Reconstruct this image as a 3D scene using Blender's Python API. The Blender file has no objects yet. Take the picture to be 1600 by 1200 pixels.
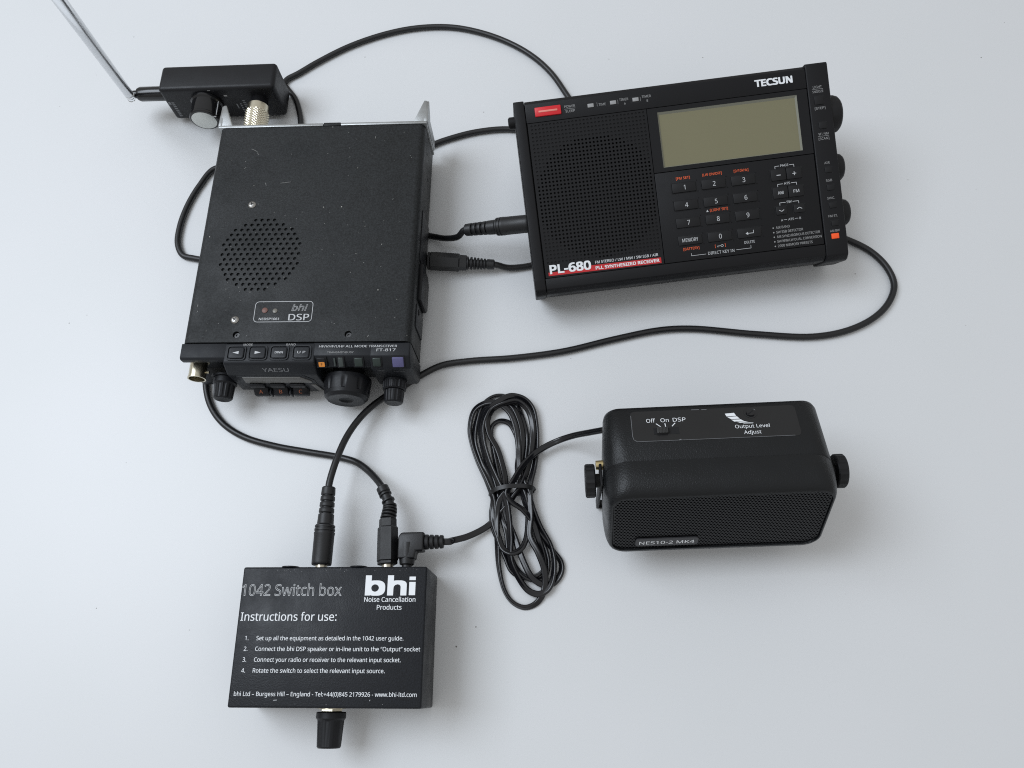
import bpy, bmesh, math, random
from mathutils import Matrix, Vector
random.seed(7)
PI = math.pi
C = bpy.context.scene.collection
SC = bpy.context.scene
MM = 0.001

# ------------------------------------------------------------------ camera, light, exposure
EYE = Vector((0.0, -179.273, 463.830)) * MM
RT = Vector((0.98679856, -0.15106169, -0.05838634))
UP = Vector((0.16195246, 0.92043962, 0.35575597))
BK = Vector((0.0, -0.36051529, 0.9327533))
FPX = 1264.216
cam_data = bpy.data.cameras.new("camera")
cam_data.sensor_fit = 'HORIZONTAL'
cam_data.sensor_width = 36.0
cam_data.lens = FPX / 1600 * 36.0
cam_data.clip_start = 0.01
cam_data.clip_end = 20.0
cam = bpy.data.objects.new("camera", cam_data)
cam.matrix_world = Matrix(((RT.x, UP.x, BK.x, EYE.x), (RT.y, UP.y, BK.y, EYE.y), (RT.z, UP.z, BK.z, EYE.z), (0, 0, 0, 1)))
C.objects.link(cam)
SC.camera = cam

world = bpy.data.worlds.new("World")
SC.world = world
world.use_nodes = True
wn, wl = world.node_tree.nodes, world.node_tree.links
bg = wn["Background"]
tc = wn.new("ShaderNodeTexCoord")
sx = wn.new("ShaderNodeSeparateXYZ")
ramp = wn.new("ShaderNodeValToRGB")
ramp.color_ramp.elements[0].position = 0.45
ramp.color_ramp.elements[0].color = (0.30, 0.29, 0.275, 1)
ramp.color_ramp.elements[1].position = 1.0
ramp.color_ramp.elements[1].color = (0.63, 0.64, 0.645, 1)
mr = wn.new("ShaderNodeMapRange")
mr.inputs[1].default_value = -1
mr.inputs[2].default_value = 1
wl.new(tc.outputs["Generated"], sx.inputs[0])
wl.new(sx.outputs["Z"], mr.inputs[0])
wl.new(mr.outputs[0], ramp.inputs[0])
wl.new(ramp.outputs[0], bg.inputs[0])
bg.inputs[1].default_value = 1.06


def area_light(name, loc, target, w, h, power, color):
    d = bpy.data.lights.new(name, 'AREA')
    d.shape = 'RECTANGLE'
    d.size, d.size_y = w, h
    d.energy = power
    d.color = color
    o = bpy.data.objects.new(name, d)
    o.location = loc
    o.rotation_euler = (Vector(target) - Vector(loc)).to_track_quat('-Z', 'Y').to_euler()
    C.objects.link(o)
    return o


area_light("window_light", (-1.15, 0.52, 1.80), (0, 0, 0), 1.2, 1.25, 30.5, (0.87, 0.955, 1.06))
SC.cycles.filter_width = 1.1
SC.cycles.use_denoising = False
SC.view_settings.view_transform = 'Standard'
SC.view_settings.look = 'None'
SC.view_settings.exposure = -0.03
SC.view_settings.gamma = 1.0
SC.view_settings.use_curve_mapping = False


# ------------------------------------------------------------------ materials
def mat(name, col, rough=0.5, metal=0.0, grain=0.0, gscale=2500.0, var=0.0, vscale=40.0, specks=0.0, spec=0.5, coat=0.0, mottle=0.0):
    m = bpy.data.materials.new(name)
    m.use_nodes = True
    n, l = m.node_tree.nodes, m.node_tree.links
    b = n["Principled BSDF"]
    b.inputs["Base Color"].default_value = (*col, 1)
    b.inputs["Roughness"].default_value = rough
    b.inputs["Metallic"].default_value = metal
    b.inputs["Specular IOR Level"].default_value = spec
    b.inputs["Coat Weight"].default_value = coat
    tcn = n.new("ShaderNodeTexCoord")
    src = tcn.outputs["Object"]
    if grain:
        t = n.new("ShaderNodeTexNoise")
        t.inputs["Scale"].default_value = gscale
        t.inputs["Detail"].default_value = 2
        l.new(src, t.inputs["Vector"])
        bp = n.new("ShaderNodeBump")
        bp.inputs["Strength"].default_value = grain
        bp.inputs["Distance"].default_value = 0.0002
        l.new(t.outputs["Fac"], bp.inputs["Height"])
        l.new(bp.outputs["Normal"], b.inputs["Normal"])
    colsock = None
    if var:
        t = n.new("ShaderNodeTexNoise")
        t.inputs["Scale"].default_value = vscale
        t.inputs["Detail"].default_value = 5
        t.inputs["Roughness"].default_value = 0.65
        l.new(src, t.inputs["Vector"])
        r = n.new("ShaderNodeMapRange")
        r.inputs[1].default_value, r.inputs[2].default_value = 0.3, 0.7
        r.inputs[3].default_value, r.inputs[4].default_value = max(0.02, rough - var), min(1, rough + var)
        l.new(t.outputs["Fac"], r.inputs[0])
        l.new(r.outputs[0], b.inputs["Roughness"])
        mx = n.new("ShaderNodeMix")
        mx.data_type = 'RGBA'
        mx.inputs["A"].default_value = (*[c * (1 - var * 0.8) for c in col], 1)
        mx.inputs["B"].default_value = (*[min(1, c * (1 + var * 0.8)) for c in col], 1)
        l.new(t.outputs["Fac"], mx.inputs["Factor"])
        colsock = mx.outputs["Result"]
    if mottle:
        t = n.new("ShaderNodeTexNoise")
        t.inputs["Scale"].default_value = 1100
        t.inputs["Detail"].default_value = 3
        l.new(src, t.inputs["Vector"])
        r = n.new("ShaderNodeMapRange")
        r.inputs[1].default_value, r.inputs[2].default_value = 0.35, 0.70
        r.inputs[3].default_value, r.inputs[4].default_value = 1 - mottle, 1 + mottle
        l.new(t.outputs["Fac"], r.inputs[0])
        mm = n.new("ShaderNodeVectorMath")
        mm.operation = 'SCALE'
        l.new(colsock, mm.inputs[0])
        l.new(r.outputs[0], mm.inputs["Scale"])
        colsock = mm.outputs[0]
    if specks:
        v = n.new("ShaderNodeTexVoronoi")
        v.inputs["Scale"].default_value = 260.0
        v.inputs["Randomness"].default_value = 1.0
        l.new(src, v.inputs["Vector"])
        lt = n.new("ShaderNodeMath")
        lt.operation = 'LESS_THAN'
        l.new(v.outputs["Distance"], lt.inputs[0])
        lt.inputs[1].default_value = 0.085
        sp = n.new("ShaderNodeSeparateColor")
        l.new(v.outputs["Color"], sp.inputs[0])
        gt = n.new("ShaderNodeMath")
        gt.operation = 'GREATER_THAN'
        l.new(sp.outputs[0], gt.inputs[0])
        gt.inputs[1].default_value = 1 - specks
        mu = n.new("ShaderNodeMath")
        mu.operation = 'MULTIPLY'
        l.new(lt.outputs[0], mu.inputs[0])
        l.new(gt.outputs[0], mu.inputs[1])
        mu2 = n.new("ShaderNodeMath")
        mu2.operation = 'MULTIPLY'
        l.new(mu.outputs[0], mu2.inputs[0])
        l.new(sp.outputs[1], mu2.inputs[1])
        mx = n.new("ShaderNodeMix")
        mx.data_type = 'RGBA'
        l.new(mu2.outputs[0], mx.inputs["Factor"])
        if colsock:
            l.new(colsock, mx.inputs["A"])
        else:
            mx.inputs["A"].default_value = (*col, 1)
        mx.inputs["B"].default_value = (0.45, 0.44, 0.40, 1)
        colsock = mx.outputs["Result"]
    if colsock:
        l.new(colsock, b.inputs["Base Color"])
    return m


M_CASE = mat("transceiver_paint", (0.0125, 0.0140, 0.0150), 0.50, grain=0.35, gscale=1800, var=0.16, vscale=28, specks=0.14, spec=0.30, mottle=0.6)
M_FRONT = mat("transceiver_front_plastic", (0.0100, 0.0115, 0.0145), 0.46, grain=0.25, gscale=2600, var=0.12, vscale=60, specks=0.03, spec=0.29)
M_KNOB = mat("rubber_knob", (0.008, 0.0085, 0.0105), 0.45, grain=0.15, gscale=3500, var=0.1, vscale=90, spec=0.29)
M_RADIO = mat("radio_plastic", (0.0050, 0.0050, 0.0062), 0.50, grain=0.25, gscale=3200, var=0.10, vscale=50, spec=0.26)
M_RADIO2 = mat("radio_panel_plastic", (0.0055, 0.0055, 0.0066), 0.48, grain=0.2, gscale=3000, var=0.08, vscale=50, spec=0.26)
M_KEY = mat("radio_key_plastic", (0.0045, 0.0045, 0.0055), 0.55, grain=0.1, gscale=3200, spec=0.35)
M_DARK = mat("dark_cavity", (0.004, 0.004, 0.005), 0.8)
M_BOX = mat("switch_box_plastic", (0.0075, 0.0088, 0.0120), 0.45, grain=0.5, gscale=1500, var=0.10, vscale=70, spec=0.28, mottle=0.4)
M_SPK = mat("speaker_plastic", (0.0050, 0.0058, 0.0068), 0.36, grain=1.0, gscale=1500, var=0.10, vscale=60, spec=0.33)
M_LABEL = mat("sticker_film", (0.0075, 0.0075, 0.0080), 0.38, var=0.1, vscale=60, specks=0.02)
M_GRILLE = mat("grille_metal", (0.004, 0.004, 0.005), 0.34, spec=0.28)
M_CABLE = mat("cable_rubber", (0.006, 0.006, 0.0068), 0.42, var=0.08, vscale=80)
M_LEAD = mat("twin_lead_vinyl", (0.006, 0.006, 0.0075), 0.20, var=0.05, vscale=80)
M_PLUG = mat("plug_rubber", (0.007, 0.0073, 0.0085), 0.46, grain=0.25, gscale=3000, var=0.08, vscale=90)
M_GOLD = mat("gold_plated_brass", (0.66, 0.61, 0.48), 0.28, 1.0)
M_NICKEL = mat("nickel_plating", (0.55, 0.51, 0.42), 0.28, 1.0, var=0.08, vscale=200)
M_ALU = mat("cast_aluminium", (0.40, 0.41, 0.41), 0.46, 1.0, grain=0.3, gscale=1500, var=0.12, vscale=90)
M_CHROME = mat("chrome_tube", (0.80, 0.82, 0.84), 0.20, 1.0)
M_SPUN = mat("spun_aluminium", (0.58, 0.59, 0.56), 0.36, 1.0, var=0.05, vscale=60)
M_STEEL = mat("screw_steel", (0.36, 0.35, 0.33), 0.34, 1.0, var=0.1, vscale=500)
M_DSTEEL = mat("blackened_screw_steel", (0.06, 0.06, 0.06), 0.35, 1.0)
M_ABOX = mat("antenna_box_plastic", (0.008, 0.0083, 0.0100), 0.42, grain=0.3, gscale=2200, var=0.08, vscale=60, spec=0.29)
M_GLOSS = mat("gloss_black_plastic", (0.008, 0.008, 0.009), 0.14)
M_WHITE = mat("white_print", (0.78, 0.80, 0.82), 0.5, var=0.08, vscale=900)
M_GREY = mat("grey_print", (0.30, 0.30, 0.30), 0.5, var=0.1, vscale=900)
M_LGREY = mat("light_grey_print", (0.50, 0.51, 0.52), 0.5, var=0.1, vscale=900)
M_DIM = mat("worn_grey_print", (0.16, 0.165, 0.175), 0.5, var=0.15, vscale=900)
M_CHIP = mat("bare_metal_chip", (0.22, 0.22, 0.21), 0.5)
M_ORANGE = mat("orange_print", (0.88, 0.135, 0.04), 0.5)
M_AMBER = mat("amber_print", (0.72, 0.26, 0.04), 0.5)
M_COPPER = mat("dull_orange_print", (0.32, 0.095, 0.04), 0.5)
M_RED = mat("red_plastic", (0.62, 0.012, 0.020), 0.38, var=0.06, vscale=200)
M_REDP = mat("red_print", (0.50, 0.013, 0.018), 0.5)
M_LAMP = mat("orange_plastic_key", (0.95, 0.10, 0.015), 0.4)
M_LCD = mat("lcd_glass", (0.185, 0.172, 0.104), 0.26, var=0.05, vscale=18, specks=0.01, spec=0.32)
M_LCDF = mat("lcd_rim", (0.20, 0.20, 0.16), 0.35)
M_PURPLE = mat("lilac_button_plastic", (0.105, 0.10, 0.215), 0.42, var=0.12, vscale=200)
M_GREEN = mat("smoky_green_button", (0.022, 0.034, 0.030), 0.35, var=0.1, vscale=300)
M_WINDOW = mat("smoky_led_lens", (0.05, 0.062, 0.06), 0.15)
M_LED = mat("dull_red_led", (0.16, 0.075, 0.06), 0.5, var=0.15, vscale=900)
M_LED2 = mat("clear_led", (0.16, 0.15, 0.13), 0.3)
M_TFTDISP = mat("transceiver_display_plastic", (0.11, 0.107, 0.10), 0.4, var=0.1, vscale=200)
M_BRASS = mat("brass_stud", (0.62, 0.50, 0.26), 0.28, 1.0)


def table_material():
    m = mat("white_laminate", (0.66, 0.675, 0.69), 0.42, grain=0.04, gscale=900)
    n, l = m.node_tree.nodes, m.node_tree.links
    b = n["Principled BSDF"]
    tcn = n.new("ShaderNodeTexCoord")
    t = n.new("ShaderNodeTexNoise")
    t.inputs["Scale"].default_value = 9
    t.inputs["Detail"].default_value = 6
    l.new(tcn.outputs["Object"], t.inputs["Vector"])
    mx = n.new("ShaderNodeMix")
    mx.data_type = 'RGBA'
    mx.inputs["A"].default_value = (0.645, 0.66, 0.665, 1)
    mx.inputs["B"].default_value = (0.685, 0.69, 0.705, 1)
    l.new(t.outputs["Fac"], mx.inputs["Factor"])
    v = n.new("ShaderNodeTexVoronoi")
    v.inputs["Scale"].default_value = 75
    l.new(tcn.outputs["Object"], v.inputs["Vector"])
    lt = n.new("ShaderNodeMath")
    lt.operation = 'LESS_THAN'
    lt.inputs[1].default_value = 0.036
    l.new(v.outputs["Distance"], lt.inputs[0])
    s = n.new("ShaderNodeSeparateColor")
    l.new(v.outputs["Color"], s.inputs[0])
    g = n.new("ShaderNodeMath")
    g.operation = 'GREATER_THAN'
    g.inputs[1].default_value = 0.80
    l.new(s.outputs[0], g.inputs[0])
    mu = n.new("ShaderNodeMath")
    mu.operation = 'MULTIPLY'
    l.new(lt.outputs[0], mu.inputs[0])
    l.new(g.outputs[0], mu.inputs[1])
    mu2 = n.new("ShaderNodeMath")
    mu2.operation = 'MULTIPLY'
    l.new(mu.outputs[0], mu2.inputs[0])
    l.new(s.outputs[1], mu2.inputs[1])
    m2 = n.new("ShaderNodeMix")
    m2.data_type = 'RGBA'
    l.new(mu2.outputs[0], m2.inputs["Factor"])
    l.new(mx.outputs["Result"], m2.inputs["A"])
    m2.inputs["B"].default_value = (0.14, 0.13, 0.12, 1)
    l.new(m2.outputs["Result"], b.inputs["Base Color"])
    return m


# ------------------------------------------------------------------ mesh helpers (all in millimetres, local to the thing)
def basis(d, up=(0, 0, 1)):
    d = Vector(d).normalized()
    u = Vector(up)
    if abs(d.dot(u)) > 0.95:
        u = Vector((0, 1, 0))
    a = u.cross(d).normalized()
    b = d.cross(a)
    return a, b, d


class MB:
    def __init__(self):
        self.bm = bmesh.new()

    def add(self, verts, faces):
        vs = [self.bm.verts.new(v) for v in verts]
        for f in faces:
            try:
                self.bm.faces.new([vs[i] for i in f])
            except ValueError:
                pass
        return self

    def merge(self, tb):
        me = bpy.data.meshes.new("tmp")
        tb.to_mesh(me)
        self.bm.from_mesh(me)
        bpy.data.meshes.remove(me)
        tb.free()
        return self

    def box(self, x0, x1, y0, y1, z0, z1, bev=0.0, seg=2, M=None):
        tb = bmesh.new()
        bmesh.ops.create_cube(tb, size=1.0)
        for v in tb.verts:
            v.co = Vector((x0 + (v.co.x + .5) * (x1 - x0), y0 + (v.co.y + .5) * (y1 - y0), z0 + (v.co.z + .5) * (z1 - z0)))
        if bev:
            bmesh.ops.bevel(tb, geom=tb.edges[:], offset=bev, segments=seg, affect='EDGES', profile=0.5)
        if M:
            tb.transform(M)
        return self.merge(tb)

    def prism(self, poly, a0, a1, axis='x', bev=0.0, seg=2, M=None):
        """poly is (y,z) for axis x, (x,z) for axis y, (x,y) for axis z"""
        tb = bmesh.new()

        def p(q, a):
            return {'x': (a, q[0], q[1]), 'y': (q[0], a, q[1]), 'z': (q[0], q[1], a)}[axis]
        A = [tb.verts.new(p(q, a0)) for q in poly]
        B = [tb.verts.new(p(q, a1)) for q in poly]
        tb.faces.new(A)
        tb.faces.new(B)
        k = len(poly)
        for i in range(k):
            tb.faces.new((A[i], A[(i + 1) % k], B[(i + 1) % k], B[i]))
        bmesh.ops.recalc_face_normals(tb, faces=tb.faces[:])
        if bev:
            bmesh.ops.bevel(tb, geom=tb.edges[:], offset=bev, segments=seg, affect='EDGES', profile=0.5)
        if M:
            tb.transform(M)
        return self.merge(tb)

    def lathe(self, prof, o, d, n=32, mod=None, phase=0.0):
        a, b, d = basis(d)
        o = Vector(o)
        tb = bmesh.new()
        rings = []
        for r, h in prof:
            if r < 1e-6:
                rings.append([tb.verts.new(o + d * h)])
                continue
            ring = []
            for i in range(n):
                t = 2 * PI * i / n + phase
                rr = r * (mod(t, h) if mod else 1)
                ring.append(tb.verts.new(o + d * h + (a * math.cos(t) + b * math.sin(t)) * rr))
            rings.append(ring)
        for R0, R1 in zip(rings, rings[1:]):
            if len(R0) == 1 and len(R1) == 1:
                continue
            for i in range(n):
                j = (i + 1) % n
                if len(R0) == 1:
                    tb.faces.new((R0[0], R1[j], R1[i]))
                elif len(R1) == 1:
                    tb.faces.new((R0[i], R0[j], R1[0]))
                else:
                    tb.faces.new((R0[i], R0[j], R1[j], R1[i]))
        for R in (rings[0], rings[-1]):
            if len(R) > 1:
                tb.faces.new(R)
        bmesh.ops.recalc_face_normals(tb, faces=tb.faces[:])
        return self.merge(tb)

    def loft(self, rings, cap=True):
        tb = bmesh.new()
        R = [[tb.verts.new(v) for v in r] for r in rings]
        n = len(R[0])
        for A, B in zip(R, R[1:]):
            for i in range(n):
                j = (i + 1) % n
                tb.faces.new((A[i], A[j], B[j], B[i]))
        if cap:
            tb.faces.new(R[0])
            tb.faces.new(R[-1])
        bmesh.ops.recalc_face_normals(tb, faces=tb.faces[:])
        return self.merge(tb)

    def sweep(self, pts, r, n=12, section=None, twist=None):
        """pts: dense polyline; section: list of (side, up) offsets"""
        P = [Vector(p) for p in pts]
        sec = section or [(r * math.cos(2 * PI * i / n), r * math.sin(2 * PI * i / n)) for i in range(n)]
        rings = []
        side = None
        for i, p in enumerate(P):
            t = (P[min(i + 1, len(P) - 1)] - P[max(i - 1, 0)])
            t = t.normalized()
            s = t.cross(Vector((0, 0, 1)))
            if s.length < 0.05 and side:
                s = side - t * side.dot(t)
            s.normalize()
            side = s
            u = s.cross(t)
            if twist:
                a = twist(i / (len(P) - 1))
                s, u = s * math.cos(a) + u * math.sin(a), u * math.cos(a) - s * math.sin(a)
            rings.append([p + s * x + u * y for x, y in sec])
        return self.loft(rings)

    def build(self, name, m, parent=None, angle=32, smooth=True, recalc=False):
        if recalc:
            bmesh.ops.recalc_face_normals(self.bm, faces=self.bm.faces[:])
        me = bpy.data.meshes.new(name)
        for v in self.bm.verts:
            v.co = v.co * MM
        self.bm.to_mesh(me)
        self.bm.free()
        if smooth:
            me.polygons.foreach_set("use_smooth", [True] * len(me.polygons))
            me.set_sharp_from_angle(angle=math.radians(angle))
        me.materials.append(m)
        o = bpy.data.objects.new(name, me)
        C.objects.link(o)
        if parent:
            o.parent = parent
        return o


def boolean_cut(o, cutter):
    """subtract the mesh object cutter from o"""
    md = o.modifiers.new("cut", 'BOOLEAN')
    md.operation = 'DIFFERENCE'
    md.solver = 'EXACT'
    md.object = cutter
    dg = bpy.context.evaluated_depsgraph_get()
    dg.update()
    me = bpy.data.meshes.new_from_object(o.evaluated_get(dg))
    o.modifiers.clear()
    old = o.data
    o.data = me
    bpy.data.meshes.remove(old)
    me.name = o.name
    me.set_sharp_from_angle(angle=math.radians(32))
    cm = cutter.data
    bpy.data.objects.remove(cutter)
    bpy.data.meshes.remove(cm)


def thing(name, label, cat, loc, rot=(0, 0, 0), group=None):
    o = bpy.data.objects.new(name, None)
    C.objects.link(o)
    o.empty_display_size = 0.01
    o.location = Vector(loc) * MM
    o.rotation_euler = rot
    o["label"], o["category"] = label, cat
    if group:
        o["group"] = group
    return o


def rrect(hx, hz, r, n=6, cx=0, cz=0):
    out = []
    for sxx, szz, a0 in ((1, 1, 0), (-1, 1, PI / 2), (-1, -1, PI), (1, -1, 1.5 * PI)):
        for i in range(n + 1):
            a = a0 + PI / 2 * i / n
            out.append((cx + sxx * (hx - r) + r * math.cos(a), cz + szz * (hz - r) + r * math.sin(a)))
    return out


def catmull(pts, per=10, alpha=0.5):
    P = [Vector(p) for p in pts]
    P = [P[0] * 2 - P[1]] + P + [P[-1] * 2 - P[-2]]
    out = []
    for i in range(1, len(P) - 2):
        p0, p1, p2, p3 = P[i - 1:i + 3]
        t0 = 0
        t1 = t0 + max((p1 - p0).length, 1e-6) ** alpha
        t2 = t1 + max((p2 - p1).length, 1e-6) ** alpha
        t3 = t2 + max((p3 - p2).length, 1e-6) ** alpha
        for k in range(per):
            t = t1 + (t2 - t1) * k / per
            a1 = (p0 * (t1 - t) + p1 * (t - t0)) / (t1 - t0)
            a2 = (p1 * (t2 - t) + p2 * (t - t1)) / (t2 - t1)
            a3 = (p2 * (t3 - t) + p3 * (t - t2)) / (t3 - t2)
            b1 = (a1 * (t2 - t) + a2 * (t - t0)) / (t2 - t0)
            b2 = (a2 * (t3 - t) + a3 * (t - t1)) / (t3 - t1)
            out.append((b1 * (t2 - t) + b2 * (t - t1)) / (t2 - t1))
    out.append(P[-2])
    return out


def at(px, py, z):
    """the point at height z (mm) above the table that the photograph shows at pixel px, py"""
    v = -BK + RT * ((px - 800) / FPX) - UP * ((py - 600) / FPX)
    e = EYE / MM
    return e + v * ((z - e.z) / v.z)


# ---- lettering
_cap = [None]
try:        # Blender's own bundled interface font; the built-in one if it is missing
    FONT = bpy.data.fonts.load(bpy.utils.system_resource('DATAFILES', path='fonts') + '/NotoSansHebrew-Regular.woff2')
except Exception:
    FONT = None


def text_geo(s, shear=0.0, outline=0.0, space=1.0):
    cu = bpy.data.curves.new("t", 'FONT')
    cu.body = s
    if FONT:
        cu.font = FONT
    cu.size = 1.0
    cu.resolution_u = 3
    cu.shear = shear
    cu.space_character = space
    if outline:
        cu.fill_mode = 'NONE'
        cu.bevel_depth = outline
        cu.bevel_resolution = 0
    ob = bpy.data.objects.new("t", cu)
    C.objects.link(ob)
    dg = bpy.context.evaluated_depsgraph_get()
    dg.update()
    me = bpy.data.meshes.new_from_object(ob.evaluated_get(dg))
    V = [tuple(v.co) for v in me.vertices]
    F = [tuple(p.vertices) for p in me.polygons]
    bpy.data.objects.remove(ob)
    bpy.data.curves.remove(cu)
    bpy.data.meshes.remove(me)
    return V, F


class Print:
    """flat printing collected in a plane (mm), then laid on a surface by a matrix"""

    def __init__(self):
        self.V, self.F = [], []

    def raw(self, V, F):
        k = len(self.V)
        self.V += V
        self.F += [tuple(i + k for i in f) for f in F]
        return self

    def t(self, s, x, y, h, w=None, al='C', bold=0.0, shear=0.0, outline=0.0, sx=0.92, rot=0.0, space=1.0):
        """baseline at y, capital height h, optional total width w"""
        if _cap[0] is None:
            v, _ = text_geo("H")
            _cap[0] = max(q[1] for q in v)
        V, F = text_geo(s, shear, outline, space)
        x0, x1 = min(q[0] for q in V), max(q[0] for q in V)
        sy = h / _cap[0]
        sxx = w / (x1 - x0) if w else sy * sx
        W = (x1 - x0) * sxx
        off = {'L': 0, 'C': -W / 2, 'R': -W}[al]
        c, q = math.cos(rot), math.sin(rot)
        out = []
        for a, b, z in V:
            X, Y = (a - x0) * sxx + off, b * sy
            out.append((x + c * X - q * Y, y + q * X + c * Y, z * sy if outline else 0))
        self.raw(out, F)
        if bold:        # heavier strokes: the same letters again, a hair to each side
            e = bold * sy
            sh = [(-e, 0), (e, 0)] if bold < 0.02 else [(-e, 0), (e, 0), (0, -e * .7), (0, e * .7), (-e, -e * .7), (e, e * .7), (-e, e * .7), (e, -e * .7)]
            for k, (dx, dy) in enumerate(sh):
                self.raw([(a + dx, b + dy, 0.006 * (k + 1)) for a, b, z in out], F)
        return self

    def rect(self, x0, x1, y0, y1):
        return self.raw([(x0, y0, 0), (x1, y0, 0), (x1, y1, 0), (x0, y1, 0)], [(0, 1, 2, 3)])

    def line(self, x0, y0, x1, y1, th=0.25):
        d = Vector((x1 - x0, y1 - y0, 0)).normalized()
        n = Vector((-d.y, d.x, 0)) * th / 2
        a, b = Vector((x0, y0, 0)), Vector((x1, y1, 0))
        return self.raw([tuple(a - n), tuple(b - n), tuple(b + n), tuple(a + n)], [(0, 1, 2, 3)])

    def path(self, pts, th=0.25):
        for (a, b), (c, d) in zip(pts, pts[1:]):
            self.line(a, b, c, d, th)
        return self

    def poly(self, pts):
        return self.raw([(a, b, 0) for a, b in pts], [tuple(range(len(pts)))])

    def disc(self, x, y, r, n=12):
        return self.poly([(x + r * math.cos(2 * PI * i / n), y + r * math.sin(2 * PI * i / n)) for i in range(n)])

    def ring(self, pts, th):
        return self.path(list(pts) + [pts[0]], th)

    def build(self, name, m, parent, M):
        me = bpy.data.meshes.new(name)
        V = [(M @ Vector(v)) * MM for v in self.V]
        me.from_pydata(V, [], self.F)
        me.materials.append(m)
        o = bpy.data.objects.new(name, me)
        C.objects.link(o)
        o.parent = parent
        return o


def flat(z, x=0, y=0):
    return Matrix.Translation((x, y, z))


def front(y, x=0, z=0):
    """a plane facing -y: plane x stays x, plane y becomes z"""
    return Matrix.Translation((x, y, z)) @ Matrix.Rotation(PI / 2, 4, 'X')


def perforated(mb, x0, x1, y0, y1, px, py, r, depth, zt, stagger=False, ns=8, fn=None):
    """a sheet in z=zt with a grid of holes; fn(x,y) -> depth or None (through)"""
    nx, ny = round((x1 - x0) / px), round((y1 - y0) / py)
    px, py = (x1 - x0) / nx, (y1 - y0) / ny
    V, F = [], []
    for j in range(ny):
        off = px / 2 if (stagger and j % 2) else 0
        for i in range(nx + (1 if off else 0)):
            a0, a1 = x0 + i * px - off, x0 + (i + 1) * px - off
            a0, a1 = max(a0, x0), min(a1, x1)
            b0, b1 = y0 + j * py, y0 + (j + 1) * py
            k = len(V)
            if a1 - a0 < px * 0.9:
                V += [(a0, b0, zt), (a1, b0, zt), (a1, b1, zt), (a0, b1, zt)]
                F.append((k, k + 1, k + 2, k + 3))
                continue
            cx, cy = (a0 + a1) / 2, (b0 + b1) / 2
            dp = fn(cx, cy) if fn else None
            through = dp is None
            dd = depth if through else dp
            outer, inner = [], []
            for s in range(ns):
                t = 2 * PI * (s + 0.5) / ns
                c, q = math.cos(t), math.sin(t)
                inner.append((cx + r * c, cy + r * q))
                m = max(abs(c) / (px / 2), abs(q) / (py / 2))
                outer.append((c / m, q / m))
            # snap outer to the corners for ns = 8
            cor = []
            for s in range(ns):
                ox, oy = outer[s]
                cor.append((cx + ox, cy + oy))
            V += [(x, y, zt) for x, y in cor] + [(x, y, zt) for x, y in inner] + [(x, y, zt - dd) for x, y in inner]
            V += [(a0, b0, zt), (a1, b0, zt), (a1, b1, zt), (a0, b1, zt)]
            for s in range(ns):
                t = (s + 1) % ns
                F.append((k + s, k + t, k + ns + t, k + ns + s))
                F.append((k + ns + s, k + ns + t, k + 2 * ns + t, k + 2 * ns + s))
            if not through:
                F.append(tuple(k + 2 * ns + s for s in range(ns)))
            if ns == 8:     # four corner triangles
                c4 = k + 3 * ns
                F.append((c4 + 2, k + 1, k + 0))
                F.append((c4 + 3, k + 3, k + 2))
                F.append((c4 + 0, k + 5, k + 4))
                F.append((c4 + 1, k + 7, k + 6))
    mb.add(V, F)


def knob_mod(count, depth, h0, h1, duty=0.5):
    def f(t, h):
        if h < h0 or h > h1:
            return 1
        p = (t * count / (2 * PI)) % 1.0
        return 1 - depth if p < duty else 1
    return f


# ================================================================== the setting
tb = MB()
tb.box(-900, 900, -650, 750, -28, 0, 2.0)
table = tb.build("tabletop", table_material())
table["kind"] = "structure"

# ================================================================== transceiver (left)
FT_LOC, FT_ROT = (-107.296, 105.876, 0), (0, 0, -0.1697)
tr = thing("transceiver", "scuffed black portable transceiver with round speaker holes on its lid and three front knobs", "radio transceiver", FT_LOC, FT_ROT)
ZT = 42.4
b = MB()
b.prism([(-75.6, 6.2), (-75.6, ZT), (76.3, ZT), (76.3, 6.2)], -67.5, 67.5, 'x')
case_bm = b.bm
es = [e for e in case_bm.edges if abs(e.verts[0].co.x - e.verts[1].co.x) < 1e-4 and abs(e.verts[0].co.z - e.verts[1].co.z) < 1e-4]
bmesh.ops.bevel(case_bm, geom=es, offset=4.2, segments=7, affect='EDGES', profile=0.5)
case = b.build("case", M_CASE, tr)
cut = MB()
gc = (-28.3, -17.3)
pitch = 3.95
rows = 13
for j in range(-7, 8):
    yy = gc[1] + j * pitch * 0.866
    for i in range(-8, 9):
        xx = gc[0] + (i + (0.5 if j % 2 else 0)) * pitch
        if math.hypot(xx - gc[0], yy - gc[1]) < 25.9:
            cut.lathe([(1.10, -1.1), (1.10, 2.0)], (xx, yy, ZT), (0, 0, 1), 14)
for xx, yy in ((-35.7, -70.8), (30.7, -71.0)):
    cut.lathe([(2.1, -2.4), (2.1, 2.0)], (xx, yy, ZT), (0, 0, 1), 20)
for yy, zz in ((62, 30), (48, 22)):
    cut.lathe([(1.3, -2.0), (1.3, 2.0)], (67.5, yy, zz), (1, 0, 0), 12)
co = cut.build("cutter", M_DARK)
co.parent = tr
boolean_cut(case, co)
for xx, yy in ((-35.7, -70.8), (30.7, -71.0)):
    MB().lathe([(1.7, 0), (1.7, 0.9), (0.8, 0.9), (0.8, 0.3), (0, 0.3)], (xx, yy, ZT - 2.35), (0, 0, 1), 16).build("recessed_screw", M_DSTEEL, tr)
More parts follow.
